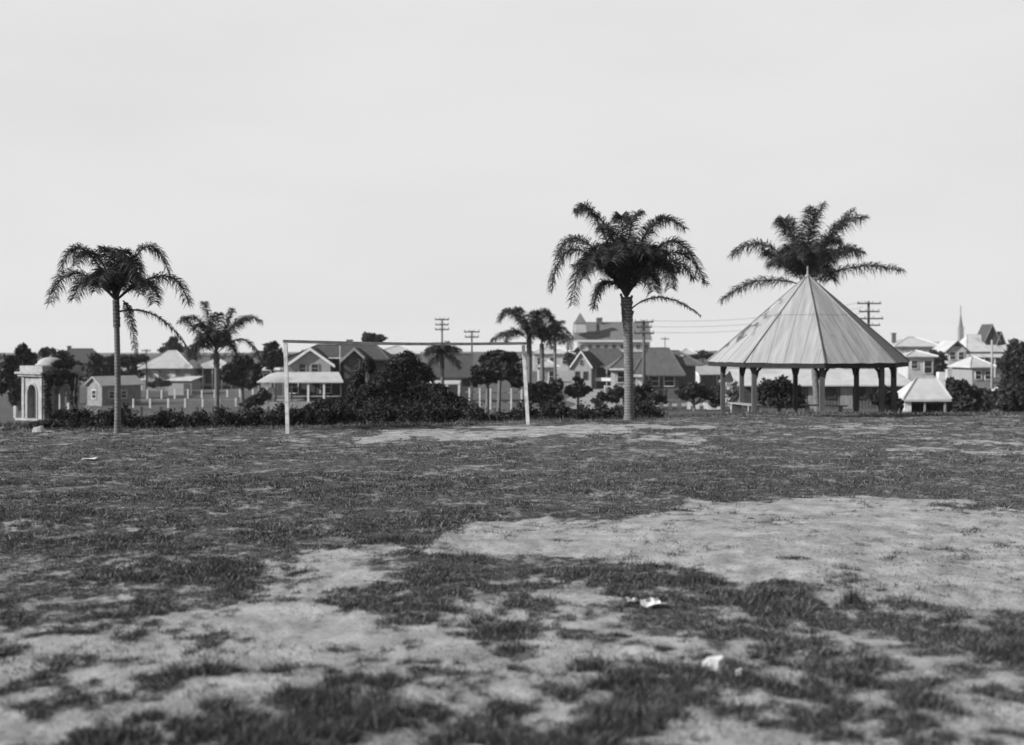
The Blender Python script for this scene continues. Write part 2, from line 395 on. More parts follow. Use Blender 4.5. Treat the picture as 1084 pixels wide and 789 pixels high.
def build_grass():
    NT = 190000
    px = rng.uniform(-160, 1244, NT); py = HY + rng.uniform(66, 446, NT)
    Y = FPX * EYE / (py - HY); X = (px - CX) / FPX * Y
    w, c = dirt(X, Y)
    tu = np.clip((.55 * fbm(X * 3.2, Y * 3.2, 91, 2) + .45 * fbm(X * 9, Y * 9, 95, 2) - .40) / .16, 0, 1)      # the turf itself grows in tufts
    tu = np.where(Y < 13, tu, .35 + .65 * tu)
    keep = rng.uniform(0, 1, NT) < np.clip(1.05 - 1.15 * w, np.where(Y < 15, .22, .06), 1) ** 1.1 * (.24 + .76 * tu)
    X, Y, w = X[keep], Y[keep], w[keep]
    # a fringe of longer grass on the crest
    ne = 9000
    u = rng.uniform(-.55, .55, ne); Ye = np.interp(u, UK, [33, 33, 34.5, 36.5, 42, 42]) + rng.uniform(-2, 9, ne)
    X = np.concatenate([X, u * Ye]); Y = np.concatenate([Y, Ye]); w = np.concatenate([w, np.full(ne, -.25)])
    n = len(X)
    clump = fbm(X * 1.3, Y * 1.3, 71, 3)
    nb = np.where(Y < 12, 12, np.where(Y < 20, 9, 7)); nb = np.where(w > .72, 4, nb)
    idx = np.repeat(np.arange(n), nb); m = len(idx)
    edge = np.clip(-w[idx] * 4, 0, 1)
    sp = (.035 + .0022 * Y[idx]) * rng.uniform(0, 1, m) ** .6; an = rng.uniform(0, 6.283, m)
    bx = X[idx] + sp * np.cos(an); by = Y[idx] + sp * np.sin(an)
    bz = ground(bx, by) - .004
    lush = np.clip((clump[idx] - .35) * 3.2, 0, 1)
    h = (.35 + np.minimum(rng.gamma(2.0, .35, m), 2.0)) * (.018 + .034 * lush) * np.where(Y[idx] < 9, 1.05, .78) * np.where(w[idx] > .72, .5, 1) * (1 + 2.0 * edge * rng.uniform(0, 1, m))
    lean = rng.uniform(.2, 1.5, m) * h; la = rng.uniform(0, 6.283, m)
    wd = (.0016 + .00024 * Y[idx]) * rng.uniform(.7, 1.4, m); wa = rng.uniform(0, 6.283, m)
    b0 = np.stack([bx - wd * np.cos(wa), by - wd * np.sin(wa), bz], -1)
    b1 = np.stack([bx + wd * np.cos(wa), by + wd * np.sin(wa), bz], -1)
    tp = np.stack([bx + lean * np.cos(la), by + lean * np.sin(la), bz + h], -1)
    V = np.stack([b0, b1, tp], 1).reshape(-1, 3)
    o = np_mesh('field_grass', V, 3, BLADE)
    tag(o, 'short patchy turf growing over the whole playing field', 'grass', kind='stuff')
BLADE = blade_material()
build_grass()

def tuft(label, px, py, r, h, n, group='tufts of longer grass on the worn field'):
    n = int(n * 1.3); Y = FPX * EYE / (py - HY); c = G(px, Y)
    a = rng.uniform(0, 6.283, n); s = r * rng.uniform(0, 1, n) ** .7
    bx = c.x + s * np.cos(a) * 1.3; by = c.y + s * np.sin(a) * .8; bz = ground(bx, by) - .005
    hh = h * rng.uniform(.4, 1.1, n) * (1 - .5 * s / r); la = rng.uniform(0, 6.283, n); ln = hh * rng.uniform(.15, .8, n)
    wd = .005 * rng.uniform(.6, 1.4, n); wa = rng.uniform(0, 6.283, n)
    V = np.stack([np.stack([bx - wd * np.cos(wa), by - wd * np.sin(wa), bz], -1), np.stack([bx + wd * np.cos(wa), by + wd * np.sin(wa), bz], -1),
                  np.stack([bx + ln * np.cos(la), by + ln * np.sin(la), bz + hh], -1)], 1).reshape(-1, 3)
    V = V - np.array(c)
    o = np_mesh('grass_tuft', V, 3, MATS['foliage_light']); o.location = c
    tag(o, label, 'grass tuft', group)
tuft('tall spiky grass tuft standing at the edge of the big bare patch', 903, 640, .09, .22, 160)
tuft('low dark grass tuft lying alone in the middle of the big bare patch', 840, 592, .16, .05, 260)
tuft('flat dark grass tuft by the lower edge of the big bare patch', 829, 620, .20, .07, 380)
tuft('thin grass clump with upright stalks near the crumpled paper', 733, 618, .24, .13, 420)
tuft('broad dark grass clump at the end of the bare patch', 412, 574, .30, .11, 420)
tuft('large dark bushy tuft in the nearest ground below the white slab', 668, 722, .24, .11, 600)
tuft('large dark ragged tuft on the near bare earth', 345, 742, .34, .12, 800)

# litter
def scrap(name, label, px, py, verts, faces, m, cat, group=None):
    Y = FPX * EYE / (py - HY); c = G(px, Y, .012)
    mb = MB(); mb.add([c + Vector(v) for v in verts], faces)
    o = mb.build(name, m); o.data.transform(__import__('mathutils').Matrix.Translation(-c)); o.location = c
    tag(o, label, cat, group); return o
def slab(w, d, h, seed):
    r = random.Random(seed); n = 9; ring = []
    for i in range(n):
        a = 2 * math.pi * i / n; k = r.uniform(.8, 1.1); ring.append((w / 2 * k * math.cos(a), d / 2 * k * math.sin(a)))
    vs = [(x, y, 0) for x, y in ring] + [(x * .8, y * .8, h * (.8 + .25 * r.random() + .3 * x / w)) for x, y in ring]
    return vs, [tuple(range(n))[::-1], tuple(range(n, 2 * n))] + [(i, (i + 1) % n, (i + 1) % n + n, i + n) for i in range(n)]
scrap('stone', 'smooth white slab of stone lying in the near grass', 756, 708, *slab(.22, .16, .075, 1), 'paper', 'stone')
scrap('stone', 'small bright white lump next to the white slab', 782, 719, *slab(.07, .07, .05, 4), 'paper', 'stone')
scrap('stone', 'pale rough rock at the foot of the bushes by the pavilion', 40, 458, *slab(.34, .3, .16, 8), 'rock', 'stone')
def crumple(n, w, d, h, seed):
    r = random.Random(seed); vs = []; fs = []
    for j in range(n):
        for i in range(n):
            vs.append((w * (i / (n - 1) - .5) + r.uniform(-.01, .01), d * (j / (n - 1) - .5) + r.uniform(-.01, .01), r.uniform(0, h)))
    for j in range(n - 1):
        for i in range(n - 1):
            q = j * n + i; fs += [(q, q + 1, q + n + 1), (q, q + n + 1, q + n)]
    return vs, fs
scrap('paper_scrap', 'crumpled pale sheet of paper on the tufty ground', 688, 643, *crumple(5, .17, .16, .07, 3), 'paper', 'paper')
scrap('paper_scrap', 'small torn scrap of paper beside the crumpled sheet', 669, 640, *crumple(4, .10, .10, .05, 6), 'paper', 'paper')
scrap('paper_scrap', 'tiny white paper scrap on the far turf near the slender palm', 95, 488, *crumple(4, .28, .2, .05, 9), 'paper', 'paper')

# ---------------------------------------------------------------- palms
def bez(a, c, b, t): return a * (1 - t) ** 2 + c * (2 * t * (1 - t)) + b * t ** 2
def frond(root, p0, mid, tip, leaf, n=46, ranks=2, dry=False, wide=.011, droop=.6):
    n = int(n * 2.3); wide *= 1.0; leaf *= 1.68
    c = mid * 2 - (p0 + tip) * .5; N = 14
    pts = [bez(p0, c, tip, i / (N - 1)) for i in range(N)]
    L = sum((pts[i + 1] - pts[i]).length for i in range(N - 1))
    mb = MB(); r0 = .016 + .010 * L / 2
    mb.tube(pts, [r0 * (1 - .85 * i / (N - 1)) for i in range(N)], 5)
    for i in range(n):
        t = .13 + .87 * (i + random.random() * .6) / n
        p = bez(p0, c, tip, t); T = (bez(p0, c, tip, min(1, t + .03)) - bez(p0, c, tip, t - .03)).normalized()
        S = T.cross(Vector((0, 0, 1)))
        S = S.normalized() if S.length > .05 else Vector((1, 0, 0))
        U = S.cross(T)
        prof = (min(1, (t - .06) / .22)) ** .7 * (1 - .5 * max(0, (t - .45) / .55) ** 1.8)
        for sgn in (-1, 1):
            for k in range(ranks):
                th = R(random.uniform(-28, 48))
                d = (T * random.uniform(.15, .65) + S * (sgn * math.cos(th)) + U * math.sin(th)).normalized()
                l = leaf * prof * random.uniform(.75, 1.2)
                m1 = p + d * (l * .5) + Vector((0, 0, -.06 * l)); m2 = p + d * (l * (1 - .2 * droop)) + Vector((0, 0, -droop * l * random.uniform(.35, 1.0)))
                wv = d.cross(Vector((random.uniform(-1, 1), random.uniform(-1, 1), random.uniform(-1, 1)))).normalized() * wide
                mb.add([p - wv * .5, p + wv * .5, m1 + wv, m1 - wv, m2], [(0, 1, 2, 3), (3, 2, 4)])
    return mb.build('frond', 'dry_frond' if dry else 'frond', root)
def palm(name, label, bx, Y, crown, rb, rt, fronds, leaf, auto=(), group='feather palms around the field', base_py=None, cat='palm', n=46, bulge=0, wide=.011, mids=None):
    base = G(bx, Y, -.03); top = P(crown[0], crown[1], Y)
    root = thing(name, label, cat, base, group)
    H = (top - base).length; nseg = max(18, int(H / .06)); pts = []; rad = []
    for i in range(nseg + 1):
        t = i / nseg
        p = base.lerp(top, t) + Vector(((math.sin(t * math.pi) * .02 * H) * (1 if bulge else .3), 0, 0))
        r = rb + (rt - rb) * t ** .8 + rb * .32 * math.exp(-t * H / .14) + (.007 * rb / .12 if i % 2 else 0) * (1 - .6 * t)
        pts.append(p); rad.append(r * random.uniform(.97, 1.03))
    k = int(nseg * .80)
    MB().tube(pts[:k + 1], rad[:k + 1], 12).build('trunk', 'palm_trunk', root, True)
    sh = MB(); sh.tube(pts[k:], [r * 1.12 + .01 for r in rad[k:]], 12)
    for i in range(k, nseg, 1):                    # old frond stubs on the upper shaft
        a = i * 2.4; q = pts[i]; d = Vector((math.cos(a), math.sin(a), .9))
        sh.bar(q + Vector((math.cos(a), math.sin(a), 0)) * rad[i] * .9, q + d * (rad[i] * 1.25), rt * .5, rt * .25)
    sh.build('crownshaft', 'palm_shaft', root)
    s = Y / FPX
    for fr in fronds:
        m, t, dep = fr[0], fr[1], fr[2]; opt = fr[3] if len(fr) > 3 else {}
        st = opt.get('start'); p0 = P(st[0], st[1], Y) if st else top + Vector((0, 0, random.uniform(-.06, .06)))
        mid = P(m[0], m[1], Y + dep * .55); tip = P(t[0], t[1], Y + dep)
        frond(root, p0, mid, tip, leaf * opt.get('leaf', 1), int(n * opt.get('n', 1)), opt.get('ranks', 2), opt.get('dry', False), wide, opt.get('droop', .6))
    for az, el, L in auto:
        a = R(az); d = Vector((math.cos(a), math.sin(a), 0)); L *= s
        mid = top + d * (L * .5 * math.cos(R(el))) + Vector((0, 0, L * .62 * math.sin(R(el))))
        tip = top + d * (L * .95 * math.cos(R(el) * .8)) + Vector((0, 0, L * (.75 * math.sin(R(el)) - .18)))
        frond(root, top, mid, tip, leaf, n, 2, wide=wide)
    return root

def cr(ox, oy, sc): return lambda x, y: (ox + x / sc, oy + y / sc)
c1 = cr(30, 230, 3.29)
palm('palm_tree', 'slender pale trunked palm standing at the field edge near the domed pavilion', 124.5, 30.2, c1(305, 288), .085, .07, [
    (c1(190, 110), c1(115, 190), -.2), (c1(160, 195), c1(78, 300), .5), (c1(215, 215), c1(160, 285), -1.0), (c1(235, 130), c1(165, 170), 1.2),
    (c1(300, 150), c1(255, 110), .6), (c1(345, 150), c1(385, 215), -1.2), (c1(310, 150), c1(345, 120), -.8), (c1(405, 105), c1(490, 195), .3),
    (c1(470, 205), c1(558, 305), -.3), (c1(400, 225), c1(440, 300), -1.0), (c1(270, 190), c1(235, 260), -1.3), (c1(350, 200), c1(390, 270), 1.1),
    (c1(352, 340), c1(375, 478), -.2, dict(dry=True, leaf=.5, start=c1(330, 292), n=.8, droop=.9)),
    (c1(455, 350), c1(572, 490), .2, dict(dry=True, leaf=.45, start=c1(312, 330), n=.7, droop=.9)),
    ], .27, auto=[(80, 60, 60), (250, 40, 52), (285, 45, 50)], n=44, wide=.0095)
c5 = cr(570, 200, 3.037)
palm('palm_tree', 'tall full crowned palm with thick trunk near the goalpost and brick bungalow', 666, 36.0, c5(283, 348), .145, .15, [
    (c5(225, 130), c5(118, 68), .4), (c5(185, 95), c5(125, 72), -.3), (c5(120, 195), c5(42, 330), .3), (c5(150, 170), c5(62, 215), -.8), (c5(165, 230), c5(112, 372), -.6), (c5(215, 300), c5(178, 385), -.3, dict(leaf=.8)),
    (c5(290, 150), c5(330, 75), .6), (c5(270, 130), c5(265, 95), -.8), (c5(365, 120), c5(470, 130), .5), (c5(340, 150), c5(420, 95), -.8), (c5(430, 205), c5(537, 305), .2), (c5(400, 180), c5(490, 215), 1.0), (c5(385, 245), c5(425, 320), -.9),
    (c5(200, 210), c5(150, 290), -1.2), (c5(345, 270), c5(370, 330), -1.0), (c5(240, 170), c5(205, 125), -1.0), (c5(410, 235), c5(500, 290), -.6),
    (c5(400, 350), c5(522, 408), -.3, dict(start=c5(300, 385), leaf=.42, n=.7, dry=True)),
    ], .33, auto=[(70, 55, 82), (250, 50, 85), (110, 65, 90), (285, 60, 88), (230, 60, 80), (310, 62, 80), (180, 72, 85), (10, 70, 85), (265, 75, 90), (215, 40, 78), (325, 42, 78), (150, 50, 85), (35, 50, 85)], n=50, wide=.0115)
c6 = cr(750, 200, 4.927)
palm('palm_tree', 'wide feathery palm whose crown spreads above the peak of the gazebo', 866, 59.0, c6(508, 505), .17, .16, [
    (c6(310, 300), c6(120, 350), .3), (c6(270, 480), c6(70, 585), -.5, dict(leaf=.8)), (c6(450, 270), c6(375, 175), .4), (c6(430, 230), c6(385, 165), -.8), (c6(525, 260), c6(600, 75), .2), (c6(520, 250), c6(545, 95), -.8),
    (c6(640, 230), c6(818, 150), .4), (c6(630, 260), c6(760, 110), -.6), (c6(660, 330), c6(797, 335), -.8), (c6(760, 410), c6(1015, 430), .2, dict(leaf=.85)), (c6(600, 370), c6(720, 330), -1.4),
    (c6(420, 370), c6(330, 400), -1.2), (c6(580, 420), c6(640, 470), -1.6), (c6(460, 330), c6(400, 330), 1.4), (c6(590, 300), c6(680, 280), 1.4), (c6(380, 380), c6(300, 330), 1.2)],
    .62, auto=[(265, 70, 62), (80, 70, 62), (240, 60, 55), (300, 60, 55), (60, 60, 60), (120, 60, 55)], n=48, wide=.018)
c2 = cr(130, 340, 6.07)
palm('palm_tree', 'smaller palm with upswept fronds behind the paddock fence posts', 229.5, 62.0, (229, 374), .14, .13, [
    ((212, 340), (190, 341), .4), ((220, 338), (216, 320), -.3), ((208, 350), (193, 336), -.8), ((240, 345), (246, 327), .4), ((252, 340), (277, 341), .2), ((245, 348), (262, 338), -.8),
    ((214, 362), (203, 373), -.6), ((210, 366), (204, 380), .6), ((256, 360), (274, 378), -.2, dict(leaf=.6, dry=True)), ((228, 345), (232, 332), -1), ((238, 362), (248, 374), -1), ((222, 350), (208, 345), 1.1)],
    .42, auto=[(265, 65, 36), (80, 60, 36), (230, 55, 33), (310, 55, 33)], n=34, wide=.017)
palm('palm_tree', 'palm with arching fronds rising right behind the leaning goalpost', 560, 70, (560, 360), .15, .13, [
    ((541, 331), (528, 341), .3), ((547, 333), (533, 330), -.8), ((552, 336), (548, 326), .8), ((577, 334), (586, 345), .2), ((571, 333), (580, 331), -.6), ((545, 350), (536, 362), -.4), ((540, 352), (520, 362), .5), ((575, 348), (584, 360), -.6), ((563, 338), (568, 330), -1)],
    .42, auto=[(265, 65, 30), (80, 60, 30), (300, 50, 28)], n=32, wide=.018)
palm('palm_tree', 'palm with a bare thin trunk next to the palm behind the goalpost', 574, 82, (573.5, 364), .15, .13, [
    ((583, 346), (600, 357), .3), ((580, 341), (591, 344), -.6), ((566, 352), (561, 362), -.5), ((585, 352), (592, 364), .6), ((572, 345), (570, 338), .5), ((578, 358), (584, 369), -.5)],
    .42, auto=[(265, 60, 24), (80, 60, 24)], n=26, wide=.02)
palm('palm_tree', 'thinnest and farthest palm of the cluster beyond the goalpost', 587.5, 100, (587, 357), .13, .12, [
    ((594, 347), (607, 359), .3), ((590, 344), (598, 341), -.5), ((582, 348), (577, 357), -.4), ((592, 355), (597, 364), .4), ((600, 356), (603, 370), -.6)],
    .42, auto=[(265, 60, 20), (80, 60, 20)], n=24, wide=.022)
palm('palm_tree', 'small dark palm crown poking out of the thicket behind the goal', 468, 80, (468, 378), .13, .12, [
    ((459, 371), (451, 376), .2), ((476, 370), (488, 371), .2), ((470, 370), (474, 362), -.5), ((463, 370), (460, 364), .4), ((460, 380), (452, 390), -.5), ((478, 379), (486, 389), -.4)],
    .45, auto=[(265, 55, 22), (80, 60, 22), (210, 40, 22), (330, 40, 22)], n=26, wide=.02)

# ---------------------------------------------------------------- trees and shrubs
def tree(name, label, px, Y, blobs, leaf=.16, n=3000, tr=.16, m='foliage', group=None, cat='tree', trunk=True, depth=.85):
    base = G(px, Y, -.05); root = thing(name, label, cat, base, group); s = Y / FPX
    bl = []
    for bx, by, rx, ry in blobs:
        for q in range(6):
            a = random.uniform(0, 6.28); d = 0 if q == 0 else random.uniform(.35, .82); k = random.uniform(.5, .72) if q == 0 else random.uniform(.28, .52)
            c = P(bx + rx * d * math.cos(a), by + ry * d * math.sin(a), Y + random.uniform(-.8, .8) * rx * s * depth)
            bl.append((tuple(c), rx * s * k, rx * s * k * depth * 1.3, ry * s * k * random.uniform(.8, 1.1)))
    leaf_mesh('crown' if trunk else 'foliage', bl, m, root, leaf, n)
    mb = MB(); zc = min(b[0][2] - b[3] * .3 for b in bl); zc = max(zc, base.z + .3)
    fork = Vector((base.x + random.uniform(-.1, .1), base.y, zc if trunk else base.z + .2))
    mb.tube([base, base.lerp(fork, .5), fork], [tr * 1.2, tr, tr * .85], 8)
    for c, rx, ry, rz in bl[::3]:
        e = Vector(c); k = fork.lerp(e, .5) + Vector((0, 0, .12 * (e - fork).length))
        mb.tube([fork, k, e], [tr * .6, tr * .4, tr * .12], 6)
        for q in range(2):
            a = random.uniform(0, 6.28); e2 = e + Vector((math.cos(a) * rx * .7, math.sin(a) * ry * .7, random.uniform(-.2, .6) * rz))
            mb.tube([k, k.lerp(e2, .6) + Vector((0, 0, .1 * rz)), e2], [tr * .3, tr * .2, tr * .06], 5)
    mb.build('trunk' if trunk else 'stem', 'bark', root)
    return root
GT = 'dark trees among the houses'
tree('tree', 'tall dark tree with open top behind the domed pavilion', 20, 95, [(22, 370, 9, 8), (12, 386, 14, 12), (30, 380, 11, 9), (4, 402, 16, 20), (22, 408, 16, 20), (36, 388, 8, 9)], .22, 5200, .22, group=GT)
tree('tree', 'broad dark tree between the pavilion dome and the dark roof', 62, 120, [(58, 378, 14, 9), (70, 388, 14, 13), (60, 402, 16, 16), (78, 398, 10, 14), (48, 375, 8, 6)], .26, 4200, .2, group=GT)
tree('tree', 'rounded dark tree behind the slender palm trunk above the shed', 108, 140, [(104, 386, 12, 9), (116, 384, 12, 10), (98, 396, 8, 9), (128, 382, 10, 8), (113, 396, 16, 8)], .28, 3600, .2, group=GT)
tree('tree', 'spreading dark tree against the pale cottage wing', 134, 150, [(136, 384, 10, 7), (142, 394, 10, 8), (150, 380, 8, 5), (130, 398, 8, 9)], .28, 2600, .18, group=GT)
tree('tree', 'far tree showing its top over the pyramid roofed cottage', 184, 215, [(183, 360, 4, 4), (180, 367, 7, 4), (187, 366, 6, 4), (192, 370, 8, 3), (176, 371, 7, 4)], .35, 1600, .2, group=GT)
tree('tree', 'dark bushy tree next to the cottage with the dark verandah', 257, 105, [(250, 388, 12, 10), (262, 386, 9, 9), (268, 398, 9, 12), (254, 402, 14, 14), (240, 398, 7, 8)], .24, 3600, .18, group=GT)
tree('tree', 'round topped tree between the cottage and the verandah house', 288, 120, [(287, 374, 11, 10), (284, 384, 13, 8), (293, 383, 10, 8), (289, 366, 6, 4)], .25, 3000, .2, group=GT)
tree('tree', 'small tree top poking above the crossbar behind the dark gabled roof', 394, 150, [(393, 356, 9, 5), (388, 360, 7, 4), (399, 359, 7, 5), (394, 366, 5, 8)], .26, 1700, .16, group=GT)
tree('tree', 'flat topped clipped tree behind the goal by the leaning post', 528, 78, [(527, 379, 20, 8), (515, 380, 9, 8), (540, 380, 8, 8), (527, 388, 12, 6)], .15, 5200, .13, group=GT)
tree('tree', 'low wide dark tree under the flat topped clipped tree', 516, 72, [(512, 398, 12, 12), (528, 396, 14, 11), (545, 398, 12, 12), (502, 402, 6, 8)], .15, 5200, .12, group=GT)
tree('tree', 'dark leafy tree beside the hill road below the thin palms', 578, 66, [(572, 412, 14, 11), (588, 410, 10, 8), (566, 420, 10, 10), (582, 424, 14, 10)], .14, 3600, .1, group=GT)
tree('tree', 'pointed bushy tree standing in the pale road bank', 612, 80, [(612, 411, 11, 8), (606, 416, 8, 7), (618, 415, 8, 6), (612, 403, 5, 4)], .14, 2200, .09, group=GT)
tree('tree', 'dark tree filling the gap between pale houses above the hill road', 606, 190, [(608, 384, 8, 8), (603, 378, 6, 6), (612, 378, 5, 8)], .3, 1500, .14, group=GT)
tree('tree', 'dark garden tree behind the palm trunk and bungalow wall', 660, 88, [(652, 415, 9, 7), (676, 416, 9, 8), (686, 410, 6, 6)], .15, 2200, .09, group=GT)
tree('tree', 'wide low dark tree in front of the white gabled house', 735, 84, [(734, 416, 14, 9), (722, 419, 10, 7), (749, 418, 14, 9), (760, 424, 10, 7), (735, 410, 9, 5)], .15, 4600, .1, group=GT)
tree('tree', 'flat crowned far tree over the roof next to the gazebo eave', 744, 180, [(744, 376, 9, 3.5), (736, 378, 6, 2.5), (752, 378, 6, 3)], .3, 1300, .14, group=GT)
tree('tree', 'rounded dense dark tree seen through the gazebo posts', 825, 68, [(822, 414, 17, 14), (838, 418, 12, 12), (810, 420, 10, 10), (826, 426, 18, 9), (846, 424, 8, 8)], .14, 5600, .12, group=GT)
tree('tree', 'dark shrubby tree behind the shaded side of the gazebo', 938, 66, [(930, 424, 9, 10), (940, 422, 9, 12), (948, 428, 8, 9)], .13, 2800, .1, group=GT)
tree('tree', 'round dark tree between the pale hillside houses', 991, 160, [(991, 378, 10, 9), (987, 386, 8, 8), (997, 386, 7, 8), (991, 394, 8, 8)], .28, 2400, .16, group=GT)
tree('tree', 'tall dark tree at the far end of the hillside houses', 1075, 96, [(1074, 368, 10, 9), (1084, 372, 12, 12), (1068, 382, 10, 14), (1082, 395, 16, 18), (1068, 404, 10, 14), (1100, 385, 18, 20)], .2, 5600, .18, group=GT)
tree('tree', 'small round tree in front of the far pale house by the gazebo roof', 966, 150, [(966, 396, 6, 6), (962, 401, 5, 5)], .26, 900, .1, group=GT)
for i, (px, Y, bl, lab) in enumerate([
    (1012, 80, [(1010, 408, 9, 8), (1018, 414, 12, 12), (1004, 418, 9, 12), (1016, 428, 14, 10)], 'dark bushy tree next to the open shed with pale roof'),
    (1040, 76, [(1036, 416, 13, 10), (1048, 422, 14, 12), (1040, 430, 16, 8)], 'low dark bushy tree below the tall pole'),
    (1072, 70, [(1066, 416, 12, 11), (1080, 418, 14, 14), (1072, 430, 18, 9), (1096, 424, 12, 14)], 'dark spreading bush in front of the tall end tree'),
    (985, 72, [(992, 424, 9, 10), (1000, 430, 9, 8)], 'small dark bush beside the open front of the shed')]):
    tree('bush', lab, px, Y, bl, .14, 3600, .09, trunk=False, group='dark bushes beside the shed', cat='bush')
tree('bush', 'pale blossoming shrub between the first gazebo posts', 776, 70, [(776, 408, 7, 8), (772, 418, 7, 9), (782, 420, 6, 8)], .1, 1500, .06, m='blossom', trunk=False, cat='bush')
# dark leaves added to imitate shade on one side of the pavilion
def shade_leaves():
    Y = 65.2; s = Y / FPX; root = thing('shade_leaves', 'dark leaves added as imitation shade on one side of the domed pavilion', 'added shade foliage', G(66, Y)); bl = []
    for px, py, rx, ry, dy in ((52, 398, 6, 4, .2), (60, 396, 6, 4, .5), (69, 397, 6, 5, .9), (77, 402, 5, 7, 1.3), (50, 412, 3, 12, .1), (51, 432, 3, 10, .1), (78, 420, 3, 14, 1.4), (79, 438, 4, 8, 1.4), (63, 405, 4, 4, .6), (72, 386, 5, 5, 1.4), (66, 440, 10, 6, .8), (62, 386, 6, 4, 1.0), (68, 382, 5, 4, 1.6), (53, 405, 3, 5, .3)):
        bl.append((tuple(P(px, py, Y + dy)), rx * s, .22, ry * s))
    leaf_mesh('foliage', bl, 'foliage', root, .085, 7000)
    m = MB()
    for px in (51, 78):
        g = G(px, Y + .6); m.tube([g, P(px, 420, Y + .4), P(px + 2, 400, Y + .6)], [.05, .04, .02], 6)
    m.build('stem', 'bark', root)
shade_leaves()
def woods():
    bl = []; px = -120
    while px < 1220:
        Y = random.uniform(380, 470); w = random.uniform(7, 15); s = Y / FPX
        top = 377 + 3 * math.sin(px * .013) + random.uniform(-2.5, 2.5); bl.append((tuple(P(px, top + 5, Y)), w * s, w * s, 5.5 * s)); px += w * .9
    o = leaf_mesh('distant_woods', bl, 'foliage', None, 1.0, 14000); tag(o, 'far line of dark trees along the horizon behind the houses', 'woods', kind='stuff')
woods()
GS = 'garden shrubs around the houses'
tree('shrub', 'low dark shrub on the pale bank below the white gable house', 640, 92, [(640, 421, 9, 5), (648, 424, 7, 4), (632, 425, 7, 4)], .14, 1500, .05, trunk=False, group=GS, cat='shrub')
tree('shrub', 'dark shrub at the foot of the tallest utility pole', 692, 90, [(690, 420, 8, 7), (699, 423, 7, 5), (684, 425, 7, 5)], .14, 1700, .05, trunk=False, group=GS, cat='shrub')
tree('shrub', 'wide dark shrub between the paddock fence and the verandah house', 274, 92, [(270, 424, 10, 7), (280, 420, 8, 9), (262, 428, 8, 5)], .14, 2200, .05, trunk=False, group=GS, cat='shrub')
tree('shrub', 'dark shrub in front of the little garden shed and cottage', 172, 145, [(168, 405, 7, 4), (176, 407, 7, 3), (160, 407, 6, 3)], .2, 1300, .05, trunk=False, group=GS, cat='shrub')
tree('shrub', 'dark bushy growth under the verandah of the gabled house', 350, 60, [(346, 428, 12, 6), (358, 425, 10, 8), (334, 431, 10, 5)], .1, 2600, .05, trunk=False, group=GS, cat='shrub')
# thicket behind the goal
GB = 'overgrown bushes behind the goal'
tree('bush', 'huge dark overgrown bush behind the middle of the crossbar', 428, 43, [(425, 392, 17, 16), (408, 402, 18, 17), (440, 402, 20, 18), (424, 422, 32, 22), (396, 424, 18, 18), (452, 420, 18, 20), (432, 380, 10, 8)], .055, 26000, .07, trunk=False, group=GB, cat='bush')
tree('bush', 'dark leafy bush half hiding the house with gables', 385, 44, [(382, 400, 10, 14), (388, 418, 14, 18), (374, 424, 10, 16), (392, 388, 8, 8)], .055, 9000, .06, trunk=False, group=GB, cat='bush')
tree('bush', 'lower dark bush on the flank of the huge overgrown bush', 478, 41, [(470, 424, 16, 14), (486, 432, 16, 11), (462, 412, 8, 10), (500, 436, 12, 9)], .055, 9000, .06, trunk=False, group=GB, cat='bush')
def hedge(label, x0, x1, Y0, Y1, tops, n, m='foliage', leaf=.05):
    base = G((x0 + x1) / 2, (Y0 + Y1) / 2); root = thing('hedge', label, 'hedge', base, 'scrubby hedges along the edge of the field')
    bl = []; mb = MB(); k = max(4, int((x1 - x0) / 9))
    for i in range(k):
        px = x0 + (x1 - x0) * (i + .5) / k; Y = Y0 + (Y1 - Y0) * (i + .5) / k + random.uniform(-.5, .5)
        g = G(px, Y); top = P(px, np.interp(px, [a for a, b in tops], [b for a, b in tops]) + random.uniform(-5, 4), Y).z
        h = max(.15, top - g.z); w = (x1 - x0) / k / FPX * Y
        bl.append(((g.x, g.y, g.z + h * .42), w * random.uniform(.7, 1.2), w * .8 + .3, h * .55))
        for q in range(3): bl.append(((g.x + random.uniform(-1, 1) * w * .6, g.y + random.uniform(-.4, .4), g.z + h * random.uniform(.3, .95)), w * random.uniform(.3, .5), .25, h * random.uniform(.2, .4)))
        mb.tube([g - Vector((0, 0, .05)), g + Vector((.05, 0, h * .3)), g + Vector((-.04, .05, h * .7))], [.03, .025, .01], 5)
    leaf_mesh('foliage', bl, m, root, leaf, n); mb.build('stem', 'bark', root)
hedge('low mounded hedge in front of the pavilion and agave', 36, 118, 33.5, 33.5, [(36, 452), (60, 444), (90, 440), (118, 436)], 6500)
hedge('hedge running from the slender palm towards the goal', 119, 300, 34, 35, [(119, 428), (140, 432), (150, 440), (230, 437), (300, 434)], 12000, leaf=.045)
hedge('hedge behind the upright goalpost below the verandah house', 300, 372, 35, 36, [(300, 432), (340, 430), (372, 428)], 6500)
hedge('hedge under the thicket behind the middle of the goal', 372, 505, 37, 37.5, [(372, 430), (420, 428), (470, 428), (505, 432)], 8000)
hedge('hedge from the leaning goalpost to the thick palm', 505, 660, 37.5, 38.5, [(505, 436), (545, 434), (570, 428), (620, 432), (660, 430)], 9000)
hedge('short dark hedge just past the thick palm', 668, 698, 39, 40, [(668, 428), (685, 428), (698, 436)], 2600)
